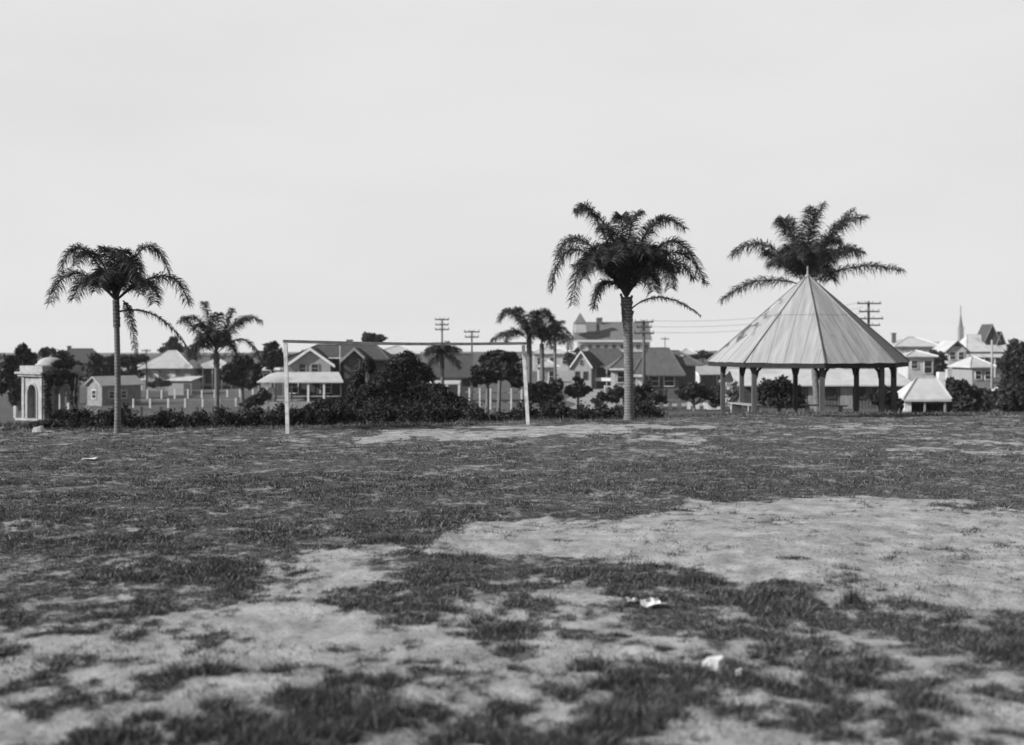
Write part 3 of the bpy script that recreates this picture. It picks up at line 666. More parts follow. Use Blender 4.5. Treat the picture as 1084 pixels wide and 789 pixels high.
# agave by the pavilion
def agave(label, px, Y, h, n):
    c = G(px, Y); root = thing('agave', label, 'plant', c); mb = MB()
    for i in range(n):
        a = i * 2.4; tilt = .25 + .6 * (i / n); d = Vector((math.cos(a) * math.sin(tilt), math.sin(a) * math.sin(tilt), math.cos(tilt)))
        l = h * random.uniform(.8, 1.1); w = Vector((-math.sin(a), math.cos(a), 0)) * (.045 * h); t = d.cross(w).normalized() * .02
        p1 = c + d * (l * .5); p2 = c + d * l
        mb.add([c - w * .6, c + w * .6, c + t, p1 + w, p1 - w, p1 + t, p2], [(0, 1, 3, 4), (4, 3, 6), (1, 2, 5, 3), (2, 0, 4, 5), (3, 5, 6), (5, 4, 6)])
    mb.build('leaf_rosette', 'agave', root)
agave('spiky pale agave clump standing beside the pavilion', 86, 50, 1.15, 30)

# ---------------------------------------------------------------- goal frame
def goal():
    a0 = G(304.6, 29.9, -.05); a1 = P(302.3, 363.5, 29.9); b0 = G(559, 33.4, -.05); b1 = P(554, 365.5, 33.4)
    root = thing('goal_frame', 'weathered white timber football goal with one leaning post', 'goal', a0)
    MB().bar(a0, a1, .095).build('post', 'goal_timber', root)
    o = MB().bar(b0, b1, .105).build('post', 'goal_timber', root); o['label'] = 'post leaning inward at the top'
    d = (b1 - a1).normalized(); m = MB(); pts = [a1.lerp(b1, t) for t in (0, .25, .5, .75, 1)]
    pts[0] -= d * .08; pts[-1] += d * .10
    vs = []; fs = []
    for i, p in enumerate(pts):
        z = p.z + .05 - .045 * math.sin(math.pi * i / 4)
        nrm = Vector((-d.y, d.x, 0)) * .045
        for q, dz in ((-nrm, -.04), (nrm, -.04), (nrm, .04), (-nrm, .04)): vs.append((p.x + q.x, p.y + q.y, z + dz + .002))
    for i in range(4):
        for j in range(4): fs.append((i * 4 + j, i * 4 + (j + 1) % 4, i * 4 + 4 + (j + 1) % 4, i * 4 + 4 + j))
    fs += [(3, 2, 1, 0), (16, 17, 18, 19)]
    m.add(vs, fs).build('crossbar', 'bar_timber', root)
goal()

# ---------------------------------------------------------------- gazebo
def gazebo_roof_material():
    m = bpy.data.materials.new('gazebo_roof_iron'); m.use_nodes = True
    nt = m.node_tree; N = nt.nodes; L = nt.links; b = N['Principled BSDF']
    b.inputs['Roughness'].default_value = .85; b.inputs['Specular IOR Level'].default_value = .2
    uv = N.new('ShaderNodeUVMap'); uv.uv_map = 'UVMap'; sp = N.new('ShaderNodeSeparateXYZ'); L.new(uv.outputs[0], sp.inputs[0])
    def mth(op, a, c):
        k = N.new('ShaderNodeMath'); k.operation = op
        for i, v in enumerate((a, c)):
            if isinstance(v, (int, float)): k.inputs[i].default_value = v
            else: L.new(v, k.inputs[i])
        return k.outputs[0]
    def mr(v, a, c, lo, hi):
        r = N.new('ShaderNodeMapRange'); r.inputs['From Min'].default_value = a; r.inputs['From Max'].default_value = c
        r.inputs['To Min'].default_value = lo; r.inputs['To Max'].default_value = hi; L.new(v, r.inputs['Value']); return r.outputs['Result']
    # sheet seams every 0.72 m across the face, a lap line up the slope
    fr = mth('FRACT', mth('MULTIPLY', sp.outputs['X'], 1 / .72), 0)
    seam = mr(mth('ABSOLUTE', mth('SUBTRACT', fr, .5), 0), .455, .49, 1, .6)
    lap = mr(mth('ABSOLUTE', mth('SUBTRACT', sp.outputs['Y'], 3.05), 0), .02, .05, .72, 1)
    wob = N.new('ShaderNodeTexNoise'); wob.inputs['Scale'].default_value = .9; wob.inputs['Detail'].default_value = 6
    mp = N.new('ShaderNodeMapping'); mp.inputs['Scale'].default_value = (5.5, .5, 1); L.new(uv.outputs[0], mp.inputs[0]); L.new(mp.outputs[0], wob.inputs['Vector'])
    tc = N.new('ShaderNodeTexCoord'); st = N.new('ShaderNodeTexNoise'); st.inputs['Scale'].default_value = .8; st.inputs['Detail'].default_value = 5; L.new(tc.outputs['Object'], st.inputs['Vector'])
    col = mr(wob.outputs['Fac'], .32, .68, .205, .31)
    col = mth('MULTIPLY', mth('MULTIPLY', col, seam), lap)
    col = mth('MULTIPLY', col, mr(st.outputs['Fac'], .62, .70, 1, .6))
    # dark moss stains with their own shape on one face (attribute set on that face only)
    at = N.new('ShaderNodeAttribute'); at.attribute_name = 'stain'
    n3 = N.new('ShaderNodeTexNoise'); n3.inputs['Scale'].default_value = 1.6; n3.inputs['Detail'].default_value = 6; L.new(uv.outputs[0], n3.inputs['Vector'])
    sm = mth('MULTIPLY', at.outputs['Fac'], mr(n3.outputs['Fac'], .50, .56, 0, 1))
    col = mth('MULTIPLY', col, mr(sm, .3, .7, 1, .3))
    L.new(col, b.inputs['Base Color'])
    w = N.new('ShaderNodeTexWave'); w.bands_direction = 'X'; w.inputs['Scale'].default_value = 4.1; L.new(uv.outputs[0], w.inputs['Vector'])
    bp = N.new('ShaderNodeBump'); bp.inputs['Strength'].default_value = .35; bp.inputs['Distance'].default_value = .02
    L.new(w.outputs['Fac'], bp.inputs['Height']); L.new(bp.outputs['Normal'], b.inputs['Normal'])
    return m
def gazebo():
    Y = 52.0; s = Y / FPX; c = G(855, Y); apex = P(855, 291, Y); ez = P(0, 383, Y).z
    root = thing('gazebo', 'octagonal open gazebo with steep conical iron roof on timber posts', 'gazebo', c)
    Rr, Rp = 104.5 * s, 88.5 * s
    def V8(k, r, z):                               # azimuth measured from the side that faces the camera
        a = R(8.8 + 45 * k) - math.atan2(855 - CX, FPX); return Vector((c.x + r * math.sin(a), c.y - r * math.cos(a), z))
    # roof
    me = bpy.data.meshes.new('roof'); vs = []; fs = []; uvs = []; stain = []
    side = 2 * Rr * math.sin(R(22.5)); ap = Rr * math.cos(R(22.5)); slope = math.hypot(ap, apex.z - ez)
    for k in range(8):
        a, b = V8(k, Rr, ez), V8(k + 1, Rr, ez); q = 9
        nc = 8; nrm = (b - a).cross(apex - a).normalized()
        def pt(t, e):
            p = a.lerp(b, (e + 1) / 2).lerp(apex, t); edge = (1 - e * e) * (1 - t)
            d = (float(fbm(np.array([e * 4 + k * 9.0]), np.array([t * 7.0]), 77, 3)[0]) - .5) * .09 * edge
            if t == 0: p.z += (float(vnoise(np.array([e * 5.0 + k * 7]), np.array([.5]), 5)[0]) - .6) * .05 * (1 - e * e)
            return p + nrm * d
        for i in range(q):                         # rows up the slope, so stains can sit mid-face; sheets slightly dented
            for j in range(nc):
                e0, e1 = -1 + 2 * j / nc, -1 + 2 * (j + 1) / nc
                t0, t1 = i / q, (i + 1) / q; n = len(vs)
                for (t, e) in ((t0, e0), (t0, e1), (t1, e1), (t1, e0)):
                    vs.append(pt(t, e)); uvs.append((e * side / 2 * (1 - t), t * slope)); stain.append(max(0, .5 - .6 * e) if k == 6 and .2 < t < .75 else 0.0)
                fs.append((n, n + 1, n + 2, n + 3))
    n = len(vs)
    me.from_pydata([tuple(v - c) for v in vs], [], fs)
    uvl = me.uv_layers.new(name='UVMap')
    uvl.data.foreach_set('uv', [x for p in uvs for x in p])
    at = me.attributes.new('stain', 'FLOAT', 'POINT'); at.data.foreach_set('value', stain)
    me.materials.append(gazebo_roof_material()); me.update()
    ro = bpy.data.objects.new('roof', me); COL.objects.link(ro); ro.parent = root
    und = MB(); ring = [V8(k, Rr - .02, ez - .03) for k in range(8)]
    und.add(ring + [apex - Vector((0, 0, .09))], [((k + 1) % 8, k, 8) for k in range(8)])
    und.build('soffit', 'black_timber', root)
    for k in range(8):
        a = V8(k, Rr + .02, ez + .02); t = a.lerp(apex, .985); m = MB()
        m.tube([a, a.lerp(t, .5), t], [.04, .035, .03], 6); m.build('ridge_cap', 'cap_iron', ro, True)
    MB().lathe(apex - Vector((0, 0, .15)), [(.14, 0), (.13, .12), (.05, .2), (.035, .42), (.05, .45), (.02, .55)], 10).build('finial', 'cap_iron', root, True)
    f = MB()
    for k in range(8):
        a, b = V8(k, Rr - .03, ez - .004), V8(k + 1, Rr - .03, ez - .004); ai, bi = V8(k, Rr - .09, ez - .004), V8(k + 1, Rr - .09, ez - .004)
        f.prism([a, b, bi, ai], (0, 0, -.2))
    f.build('fascia', 'black_timber', root)
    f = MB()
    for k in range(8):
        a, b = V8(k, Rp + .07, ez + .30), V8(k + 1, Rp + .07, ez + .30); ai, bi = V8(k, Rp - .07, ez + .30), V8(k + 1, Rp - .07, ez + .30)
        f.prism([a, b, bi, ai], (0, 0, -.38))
    f.build('ring_beam', 'black_timber', root)
    for k in range(8):
        b0 = V8(k, Rp, 0); b0.z = gz(b0.x, b0.y) - .05; b1 = V8(k, Rp, ez - .08)
        po = MB().bar(b0, b1, .2).build('post', 'post_timber', root)
        for nb in (-1, 1):                         # curved knee braces towards the neighbouring posts
            d = (V8(k + nb, Rp, 0) - V8(k, Rp, 0)); d.z = 0; d.normalize(); m = MB()
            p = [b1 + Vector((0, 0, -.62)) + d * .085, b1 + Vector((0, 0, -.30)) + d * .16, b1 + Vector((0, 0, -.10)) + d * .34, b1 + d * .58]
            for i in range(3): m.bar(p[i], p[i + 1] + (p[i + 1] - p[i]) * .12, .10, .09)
            m.build('brace', 'black_timber', po)
    return V8, Rp, c
V8, Rp, GC = gazebo()
for k, lab in ((6, 'plank bench between the gazebo posts on the sunny side'), (3, 'plank bench between the shaded back posts of the gazebo')):
    a, b = V8(k, Rp - .35, 0), V8(k + 1, Rp - .35, 0); mid = (a + b) / 2; g = gz(mid.x, mid.y); d = (b - a).normalized(); nrm = Vector((-d.y, d.x, 0))
    root = thing('bench', lab, 'bench', (mid.x, mid.y, g), 'plank benches in the gazebo')
    A = mid - d * 1.1; B = mid + d * 1.1
    m = MB()
    for o_ in (-.14, .14):
        m.bar(Vector((A.x, A.y, g + .45)) + nrm * o_, Vector((B.x, B.y, g + .45)) + nrm * o_, .05, .24)
    m.build('seat', 'grey_timber', root)
    for q in (-.8, .8):
        p = mid + d * q
        MB().box(frame((p.x, p.y, g), math.atan2(d.y, d.x)), -.05, .05, -.25, .25, -.1, .42).build('leg', 'grey_timber', root)

# ---------------------------------------------------------------- pavilion with dome
def pavilion():
    Y = 66.0; s = Y / FPX; corner = G(45.4, Y); yaw = R(52); S = 2.3
    dx, dy = Vector((math.cos(yaw), math.sin(yaw), 0)), Vector((-math.sin(yaw), math.cos(yaw), 0))
    cen = corner + (dx + dy) * (S / 2); base = min(gz(cen.x + i, cen.y + j) for i in (-1.2, 1.2) for j in (-1.2, 1.2))
    zt = P(0, 399, Y).z; z0 = P(0, 444, Y).z
    root = thing('pavilion', 'small pale stone gate pavilion with arched openings and a dome', 'pavilion', (cen.x, cen.y, z0))
    F = frame((cen.x, cen.y, z0), yaw); h = zt - z0; H = S / 2
    st = MB()
    st.box(F, -H - .75, H + .25, -H - .25, H + .25, base - z0 - .3, -.16); st.box(F, -H - .4, H + .12, -H - .12, H + .12, -.158, 0)
    st.build('plinth', 'stone', root)
    aw, sp = .50, h * .58                           # half width of the opening, height of the springing
    for side in range(4):
        Fs = frame((cen.x, cen.y, z0), yaw + side * math.pi / 2); m = MB(); t0, t1 = -H, -H + .26
        e = 0 if side % 2 == 0 else .26             # butt the corners
        m.box(Fs, -H + e, -aw, t0, t1, 0, h); m.box(Fs, aw, H - e, t0, t1, 0, h)
        arc = [(aw * math.cos(R(a)), sp + aw * 1.15 * math.sin(R(a))) for a in range(180, -1, -15)]
        for i in range(len(arc) - 1):
            (x0, y0), (x1, y1) = arc[i], arc[i + 1]
            m.prism([Fs(x0, t0, y0), Fs(x1, t0, y1), Fs(x1, t0, h), Fs(x0, t0, h)], Fs(0, t1, 0) - Fs(0, t0, 0))
        m.build('arched_wall', 'stone', root)
        # moulded arch surround, proud of the wall
        m = MB()
        for q in (-1, 1): m.box(Fs, q * (aw + .05) - .045, q * (aw + .05) + .045, t0 - .05, t0 - .003, 0, sp)
        for i in range(len(arc) - 1):
            (x0, y0), (x1, y1) = arc[i], arc[i + 1]; k = (aw + .1) / aw
            m.prism([Fs(x0, t0 - .05, y0), Fs(x1, t0 - .05, y1), Fs(x1 * k, t0 - .05, sp + (y1 - sp) * k), Fs(x0 * k, t0 - .05, sp + (y0 - sp) * k)], Fs(0, t0 - .003, 0) - Fs(0, t0 - .05, 0))
        m.build('arch_moulding', 'stone', root)
        for q in (-1, 1): MB().box(Fs, q * (H - .16) - .13, q * (H - .16) + .13, t0 - .06, t0 - .003, 0, h).build('pilaster', 'stone', root)
    m = MB(); m.box(F, -H - .20, H + .20, -H - .20, H + .20, h + .003, h + .14); m.box(F, -H - .32, H + .32, -H - .32, H + .32, h + .14, h + .26)
    m.build('cornice', 'stone', root)
    MB().box(F, -H - .1, H + .1, -H - .1, H + .1, h + .262, h + .62).build('parapet', 'stone', root)
    zd = P(0, 378.5, Y).z - z0; r = .76
    prof = [(r + .1, h + .622), (r + .1, h + .72), (r, h + .72)] + [(r * math.cos(R(a)), h + .72 + (zd - h - .72) * math.sin(R(a))) for a in range(10, 90, 10)] + [(.05, zd), (.05, zd + .05), (.02, zd + .12)]
    MB().lathe((cen.x, cen.y, z0), prof, 24).build('dome', 'concrete', root, True)
pavilion()

# ---------------------------------------------------------------- houses
def window(F, root, cx, z, w, h, yf, trim='white_paint', glass='glass', axis='front', sgn=-1):
    """a framed window on a wall face: frame is the part, pane its sub-part"""
    m = MB(); t = .07
    def bx(mb, x0, x1, z0, z1, p0, p1):
        a, b = sorted((yf + sgn * p0, yf + sgn * p1))
        if axis == 'front': mb.box(F, x0, x1, a, b, z0, z1)
        else: mb.box(F, a, b, x0, x1, z0, z1)
    bx(m, cx - w / 2 - t, cx - w / 2, z - t, z + h + t, .003, .08); bx(m, cx + w / 2, cx + w / 2 + t, z - t, z + h + t, .003, .08)
    bx(m, cx - w / 2, cx + w / 2, z + h, z + h + t, .003, .08); bx(m, cx - w / 2, cx + w / 2, z - t, z, .003, .11); bx(m, cx - w / 2, cx + w / 2, z + h * .5 - .02, z + h * .5 + .02, .045, .06)
    f = m.build('window', trim, root)
    m = MB(); bx(m, cx - w / 2 + .002, cx + w / 2 - .002, z + .002, z + h - .002, .004, .04); m.build('pane', glass, f)
def hip_roof(root, F, x0, x1, y0, y1, ze, zr, m, r0=None, r1=None, name='roof', t=.13):
    xm = (y1 - y0) / 2; ym = (y0 + y1) / 2
    a = x0 + xm if r0 is None else r0; b = x1 - xm if r1 is None else r1
    if a > b: a = b = (a + b) / 2
    v = [F(x0, y0, ze), F(x1, y0, ze), F(x1, y1, ze), F(x0, y1, ze), F(a, ym, zr), F(b + .001, ym, zr)] + [F(x, y, ze - t) for x, y in ((x0, y0), (x1, y0), (x1, y1), (x0, y1))]
    mb = MB(); mb.add(v, [(0, 1, 5, 4), (1, 2, 5), (2, 3, 4, 5), (3, 0, 4), (0, 6, 7, 1), (1, 7, 8, 2), (2, 8, 9, 3), (3, 9, 6, 0), (9, 8, 7, 6)])
    ro = mb.build(name, m, root)
    mb = MB(); k = .06                             # ridge and hip capping
    mb.bar(F(a, ym, zr + .02), F(b, ym, zr + .02), .16, .08) if b - a > .2 else None
    for c0, e in ((F(x0, y0, ze + .03), F(a, ym, zr + .03)), (F(x1, y0, ze + .03), F(b, ym, zr + .03))): mb.bar(c0, e, .12, .07)
    mb.build('ridge_cap', m, ro)
    return ro
def gable_roof(root, F, x0, x1, y0, y1, ze, zr, m, barge='white_paint', name='roof', over=.35, t=.10):
    """ridge along local y; gables at y0 and y1"""
    xm = (x0 + x1) / 2; mb = MB(); sl = (zr - ze) / (xm - x0); xo, zo = over, over * sl
    dn = F(0, 0, -t) - F(0, 0, 0)
    for sg, xa in ((-1, x0 - xo), (1, x1 + xo)):
        mb.prism([F(xa, y0 - .3, ze - zo), F(xm, y0 - .3, zr), F(xm, y1 + .3, zr), F(xa, y1 + .3, ze - zo)], dn)
    ro = mb.build(name, m, root)
    if barge:
        for yy in (y0 - .36,):
            for xa in (x0 - xo, x1 + xo):
                p = [F(xa, yy, ze - zo + .06), F(xm, yy, zr + .06), F(xm, yy, zr - .20), F(xa, yy, ze - zo - .20)]
                MB().prism(p, F(0, .055, 0) - F(0, 0, 0)).build('bargeboard', barge, ro)
    return ro
def gable_walls(root, F, x0, x1, y0, y1, zb, ze, zr, m, name='wall'):
    xm = (x0 + x1) / 2; pts = [F(x0, y0, zb), F(x1, y0, zb), F(x1, y0, ze - .12), F(xm, y0, zr - .14), F(x0, y0, ze - .12)]
    return MB().prism(pts, F(0, y1, 0) - F(0, y0, 0)).build(name, m, root)
def chimney(root, F, x, y, z0, z1, w=.5, m='brick_wall'):
    mb = MB(); mb.box(F, x - w / 2, x + w / 2, y - w / 2, y + w / 2, z0, z1 - .18); mb.box(F, x - w / 2 - .07, x + w / 2 + .07, y - w / 2 - .07, y + w / 2 + .07, z1 - .177, z1)
    mb.build('chimney', m, root)
def hframe(px, Y, yaw=0):
    g = G(px, Y); return g, frame(g, R(yaw)), Y / FPX
def zpy(py, Y, g): return EYE - (py - HY) / FPX * Y - g.z
def door(F, root, cx, w, h, yf, m='dark_timber'):
    d = MB().box(F, cx - w / 2, cx + w / 2, yf - .05, yf - .003, 0, h).build('door', m, root)
    MB().box(F, cx + w * .36, cx + w * .42, yf - .10, yf - .052, h * .45, h * .5).build('handle', 'iron_roof', d)
def skillion(root, F, x0, x1, y0, y1, z0, z1, m, name='verandah_roof', t=.09):
    return MB().prism([F(x0, y0, z0), F(x1, y0, z0), F(x1, y1, z1), F(x0, y1, z1)], F(0, 0, -t) - F(0, 0, 0)).build(name, m, root)
def vposts(root, F, xs, y, z1, w=.12, m='white_paint', z0=-.4):
    for x in xs: MB().box(F, x - w / 2, x + w / 2, y - w / 2, y + w / 2, z0, z1).build('verandah_post', m, root)

# cottage with pyramid roof (left background)
def cottage_a():
    Y = 170; g, F, s = hframe(183, Y, 0); root = thing('cottage', 'pale cottage with pyramid roof and hooded windows beyond the paddock', 'house', g)
    ze, zr = zpy(389, Y, g), zpy(371.5, Y, g); h = 28.5 * s; D = 7.5
    MB().box(F, -h + .5, h - .5, -D / 2 + .5, D / 2, -1, ze - .13).build('wall', 'grey_wall', root)
    hip_roof(root, F, -h, h, -D / 2, D / 2 + .5, ze, zr, 'iron_roof', -.9, .5)
    for px in (159.5, 172, 190): 
        x = (px - 183) * s; window(F, root, x, ze - 1.75, .75, 1.1, -D / 2 + .5, glass='old_white_paint')
        skillion(root, F, x - .6, x + .6, -D / 2 - .25, -D / 2 + .49, ze - .55, ze - .25, 'dark_roof', 'window_hood')
    w0 = -h - 20 * s
    MB().box(F, w0 + .3, -h + .49, -D / 2 + 2, D / 2, -1, ze - .4).build('wing_wall', 'pale_wall', root)
    skillion(root, F, w0, -h + .3, -D / 2 + 1.5, D / 2 + .2, ze - .25, ze + .35, 'pale_roof', 'wing_roof')
    vposts(root, F, [w0 + .2, -h - .8], -D / 2 + 1.6, ze - .35)
    chimney(root, F, 1.6, 1.5, ze + .6, zr + .35, .6)
cottage_a()
def cottage_b():
    Y = 172; g, F, s = hframe(229, Y, 0); root = thing('cottage', 'cottage with grey roof and dark verandah behind the smaller palm', 'house', g)
    ze, zr = zpy(389, Y, g), zpy(379.5, Y, g); h = 22 * s
    MB().box(F, -h + .3, h - .3, -1.2, 3, -1, ze - .13).build('wall', 'dark_wall', root)
    hip_roof(root, F, -h, h, -2.6, 3.3, ze, zr, 'iron_roof')
    vposts(root, F, [-h + .3 + i * (2 * h - .6) / 4 for i in range(5)], -2.3, ze - .13)
    MB().box(F, -h + .3, h - .3, -2.35, -2.29, .45, .85).build('verandah_rail', 'grey_wall', root)
    door(F, root, -.4, .9, 2.1, -1.2); window(F, root, -1.9, .9, .8, 1.2, -1.2); window(F, root, 1.5, .9, .8, 1.2, -1.2)
cottage_b()
def outhouse():
    Y = 150; g, F, s = hframe(195, Y, -12); root = thing('shed', 'low garden shed with pale lean-to roof in front of the pyramid cottage', 'shed', g)
    z = zpy(399, Y, g); w = 15 * s
    MB().box(F, -w + .2, w - .2, -1.2, 1.4, -.8, z - .55).build('wall', 'grey_wall', root)
    skillion(root, F, -w, w, -1.5, 1.7, z - .42, z + .05, 'pale_roof', 'roof')
    door(F, root, w * .55, .9, 1.5, -1.2)
outhouse()
def dark_house():
    Y = 185; g, F, s = hframe(86, Y, 8); root = thing('house', 'dark roofed house rising behind the trees near the pavilion', 'house', g)
    ze, zr = zpy(384, Y, g), zpy(369.5, Y, g); h = 22 * s
    MB().box(F, -h + .5, h - .5, -3, 3.5, -1, ze - .13).build('wall', 'grey_wall', root)
    hip_roof(root, F, -h, h, -3.6, 4, ze, zr, 'dark_roof', -h + 1.4, h - 1.6)
    window(F, root, -1.5, .9, .9, 1.3, -3); window(F, root, 1.2, .9, .9, 1.3, -3); chimney(root, F, -2, .5, zr - .6, zr + .5, .5)
dark_house()
def shed_left():
    Y = 118; g, F0, s = hframe(121, Y, 0); F = frame(g, R(-37))
    root = thing('shed', 'gabled timber shed with pale iron roof behind the slender palm', 'shed', g)
    ze, zr = zpy(406, Y, g), zpy(398, Y, g); L = 2.3
    gable_walls(root, F, -1.3, 1.3, -L, L, -1.2, ze, zr, 'weatherboard')
    gable_roof(root, F, -1.3, 1.3, -L, L, ze, zr, 'iron_roof', None, over=.2)
    window(F, root, 0, .8, .7, .8, -L)
    for q in (-1.2, .2): window(F, root, q, .8, .6, .7, 1.3, axis='side', sgn=1)
shed_left()

def house_gables():
    Y = 100; g, F, s = hframe(345, Y, 0); root = thing('house', 'dark gabled house with white bargeboards and pale verandah roof behind the goal', 'house', g)
    X = lambda px: (px - 345) * s
    Z = lambda py: zpy(py, Y, g)
    MB().box(F, X(308), X(407), 0, 6.5, -.6, Z(380)).build('wall', 'dark_wall', root)
    hip_roof(root, F, X(304), X(412), -.5, 7, Z(380), Z(365.5), 'dark_roof', X(330), X(394))
    # front gable with pale infill
    gw = gable_walls(root, F, X(311), X(352), -1.2, -.002, Z(396), Z(383), Z(368.5), 'grey_wall', 'gable')
    gable_roof(root, F, X(311), X(352), -1.2, 2.6, Z(383), Z(368.5), 'dark_roof', 'white_paint', 'gable_roof', over=.45)
    window(F, gw, X(323), Z(394), .55, .7, -1.2, 'grey_timber'); window(F, gw, X(336), Z(394), .55, .7, -1.2, 'grey_timber')
    g2 = gable_walls(root, F, X(366), X(388), -.9, -.002, -.6, Z(378.5), Z(368.5), 'dark_wall', 'gable')
    gable_roof(root, F, X(366), X(388), -.9, 2.6, Z(378.5), Z(368.5), 'dark_roof', 'grey_timber', 'gable_roof', over=.35)
    window(F, g2, X(377), Z(392), .8, .9, -.9, 'post_timber')
    # verandah: hipped end, pale iron
    a = [F(X(283), -4.2, Z(402.5)), F(X(371), -4.2, Z(402.5)), F(X(361), -1.25, Z(393.5)), F(X(296), -1.25, Z(393.5))]
    v = MB(); v.prism(a, (0, 0, -.1)); v.build('verandah_roof', 'pale_roof', root)
    MB().prism([F(X(283), -4.2, Z(402.5)), F(X(296), -1.25, Z(393.5)), F(X(284), -.2, Z(397))], (0, 0, -.1)).build('verandah_roof', 'pale_roof', root)
    xs = [X(p) for p in (286, 302, 318, 335, 351, 368)]
    vposts(root, F, xs[:3] + xs[5:], -4.0, Z(404), .12, 'dark_timber'); vposts(root, F, xs[3:5], -4.0, Z(404), .16)
    MB().box(F, xs[0] + .07, xs[-1] - .07, -4.03, -3.97, Z(418), Z(416.8)).build('verandah_rail', 'grey_timber', root)
    MB().box(F, xs[0], xs[-1], -4.2, -.003, -.7, Z(423)).build('verandah_floor', 'grey_timber', root)
    for p in (310, 345): window(F, root, X(p), Z(416), .9, 1.0, 0)
    door(F, root, X(328), .9, 2.2, -.0)
    MB().box(F, X(284), X(299), -3.7, -2.9, -.7, Z(409)).build('porch_box', 'pale_wall', root)
    chimney(root, F, X(364), 3.6, Z(368), Z(359.5), .42)
    MB().tube([F(X(361), -.62, Z(393)), F(X(361), -.62, Z(366))], .035, 6).build('downpipe', 'white_paint', root)
    MB().box(F, X(348), X(364), -.62, -.52, Z(379.6), Z(378.6)).build('gutter', 'old_white_paint', root)
house_gables()
def house_hidden_pale():
    Y = 160; g, F, s = hframe(422, Y, 0); root = thing('house', 'pale roofed house peeping over the huge overgrown bush', 'house', g)
    ze, zr = zpy(374, Y, g), zpy(366.5, Y, g)
    MB().box(F, -2.9, 2.9, -2.5, 2.5, -1, ze - .13).build('wall', 'grey_wall', root)
    hip_roof(root, F, -3.3, 3.3, -3, 3, ze, zr, 'iron_roof'); window(F, root, 0, 1.2, .9, 1.2, -2.5)
house_hidden_pale()
def house_c():
    Y = 112; g, F, s = hframe(474, Y, 0); root = thing('house', 'dark roofed bungalow with white verandah posts beyond the thicket', 'house', g)
    X = lambda px: (px - 474) * s
    Z = lambda py: zpy(py, Y, g)
    MB().box(F, X(452), X(499), 0, 5, -.6, Z(399)).build('wall', 'pale_wall', root)
    hip_roof(root, F, X(447), X(502), -.5, 5.5, Z(399), Z(376), 'dark_roof', X(462), X(500) - .2)
    skillion(root, F, X(455), X(488), -2.2, -.003, Z(405.5), Z(402), 'pale_roof')
    vposts(root, F, [X(456), X(470), X(474.5), X(487)], -2.1, Z(406), .2)
    MB().box(F, X(455), X(488), -2.2, -.003, -.6, Z(415)).build('verandah_floor', 'dark_wall', root)
    window(F, root, X(494), Z(408), .6, .7, 0, trim='dark_timber'); window(F, root, X(464), Z(413), .9, .9, 0)
    chimney(root, F, X(466), 3.2, Z(380), Z(372), .4)
house_c()
def school():
    Y = 235; g, F, s = hframe(648, Y, 0); root = thing('school_building', 'large hall on the hill with slate roof and pointed corner turret', 'building', g)
    X = lambda px: (px - 648) * s
    Z = lambda py: zpy(py, Y, g)
    w = MB().box(F, X(611), X(688), 0, 10, -2, Z(361.5)).build('wall', 'pale_wall', root)
    # steep roof with upright gable ends
    y0, y1 = -.6, 10.6; ym = 5
    v = MB(); v.prism([F(X(608.5), y0, Z(360.5)), F(X(608.5), ym, Z(341.5)), F(X(608.5), y1, Z(360.5))], F(X(690), 0, 0) - F(X(608.5), 0, 0))
    ro = v.build('roof', 'slate_roof', root)
    MB().bar(F(X(608.5), ym, Z(341.2)), F(X(690), ym, Z(341.2)), .25, .2).build('ridge_cap', 'slate_roof', ro)
    MB().box(F, X(609), X(689.5), -.72, -.603, Z(362.2), Z(360.2)).build('gutter', 'white_paint', root)
    MB().box(F, X(611) + .02, X(688) - .02, -.12, -.003, Z(372.5), Z(371)).build('string_course', 'white_paint', root)
    for i in range(9):
        window(F, root, X(616 + i * 8.5), Z(369.5), .9, .85, 0)
    t = MB(); bx, by = X(614.2), .8; r = 1.15
    t.box(F, bx - r, bx + r, by - r - .9, by + r - .9, Z(352), Z(342.5)); tw = t.build('turret', 'pale_wall', root)
    ap = F(bx, by - .9, Z(331)); c4 = [F(bx + i * (r + .15), by - .9 + j * (r + .15), Z(342.5)) for i, j in ((-1, -1), (1, -1), (1, 1), (-1, 1))]
    MB().add(c4 + [ap], [(0, 1, 4), (1, 2, 4), (2, 3, 4), (3, 0, 4), (3, 2, 1, 0)]).build('spire', 'slate_roof', tw)
    mb = MB(); mb.box(F, X(634), X(639.5), 4.4, 5.6, Z(344), Z(336.5)); mb.box(F, X(633.6), X(639.9), 4.3, 5.7, Z(336.5) + .003, Z(335.9)); mb.build('chimney', 'brick_wall', root)
    for px, top, m in ((634.5, 338, 'brick_wall'),):
        mb = MB(); mb.box(F, X(632), X(635), 1.2, 2.2, Z(357), Z(top)); mb.box(F, X(631.6), X(635.4), 1.1, 2.3, Z(338) + .003, Z(337.3)); mb.build('chimney', m, root)
school()
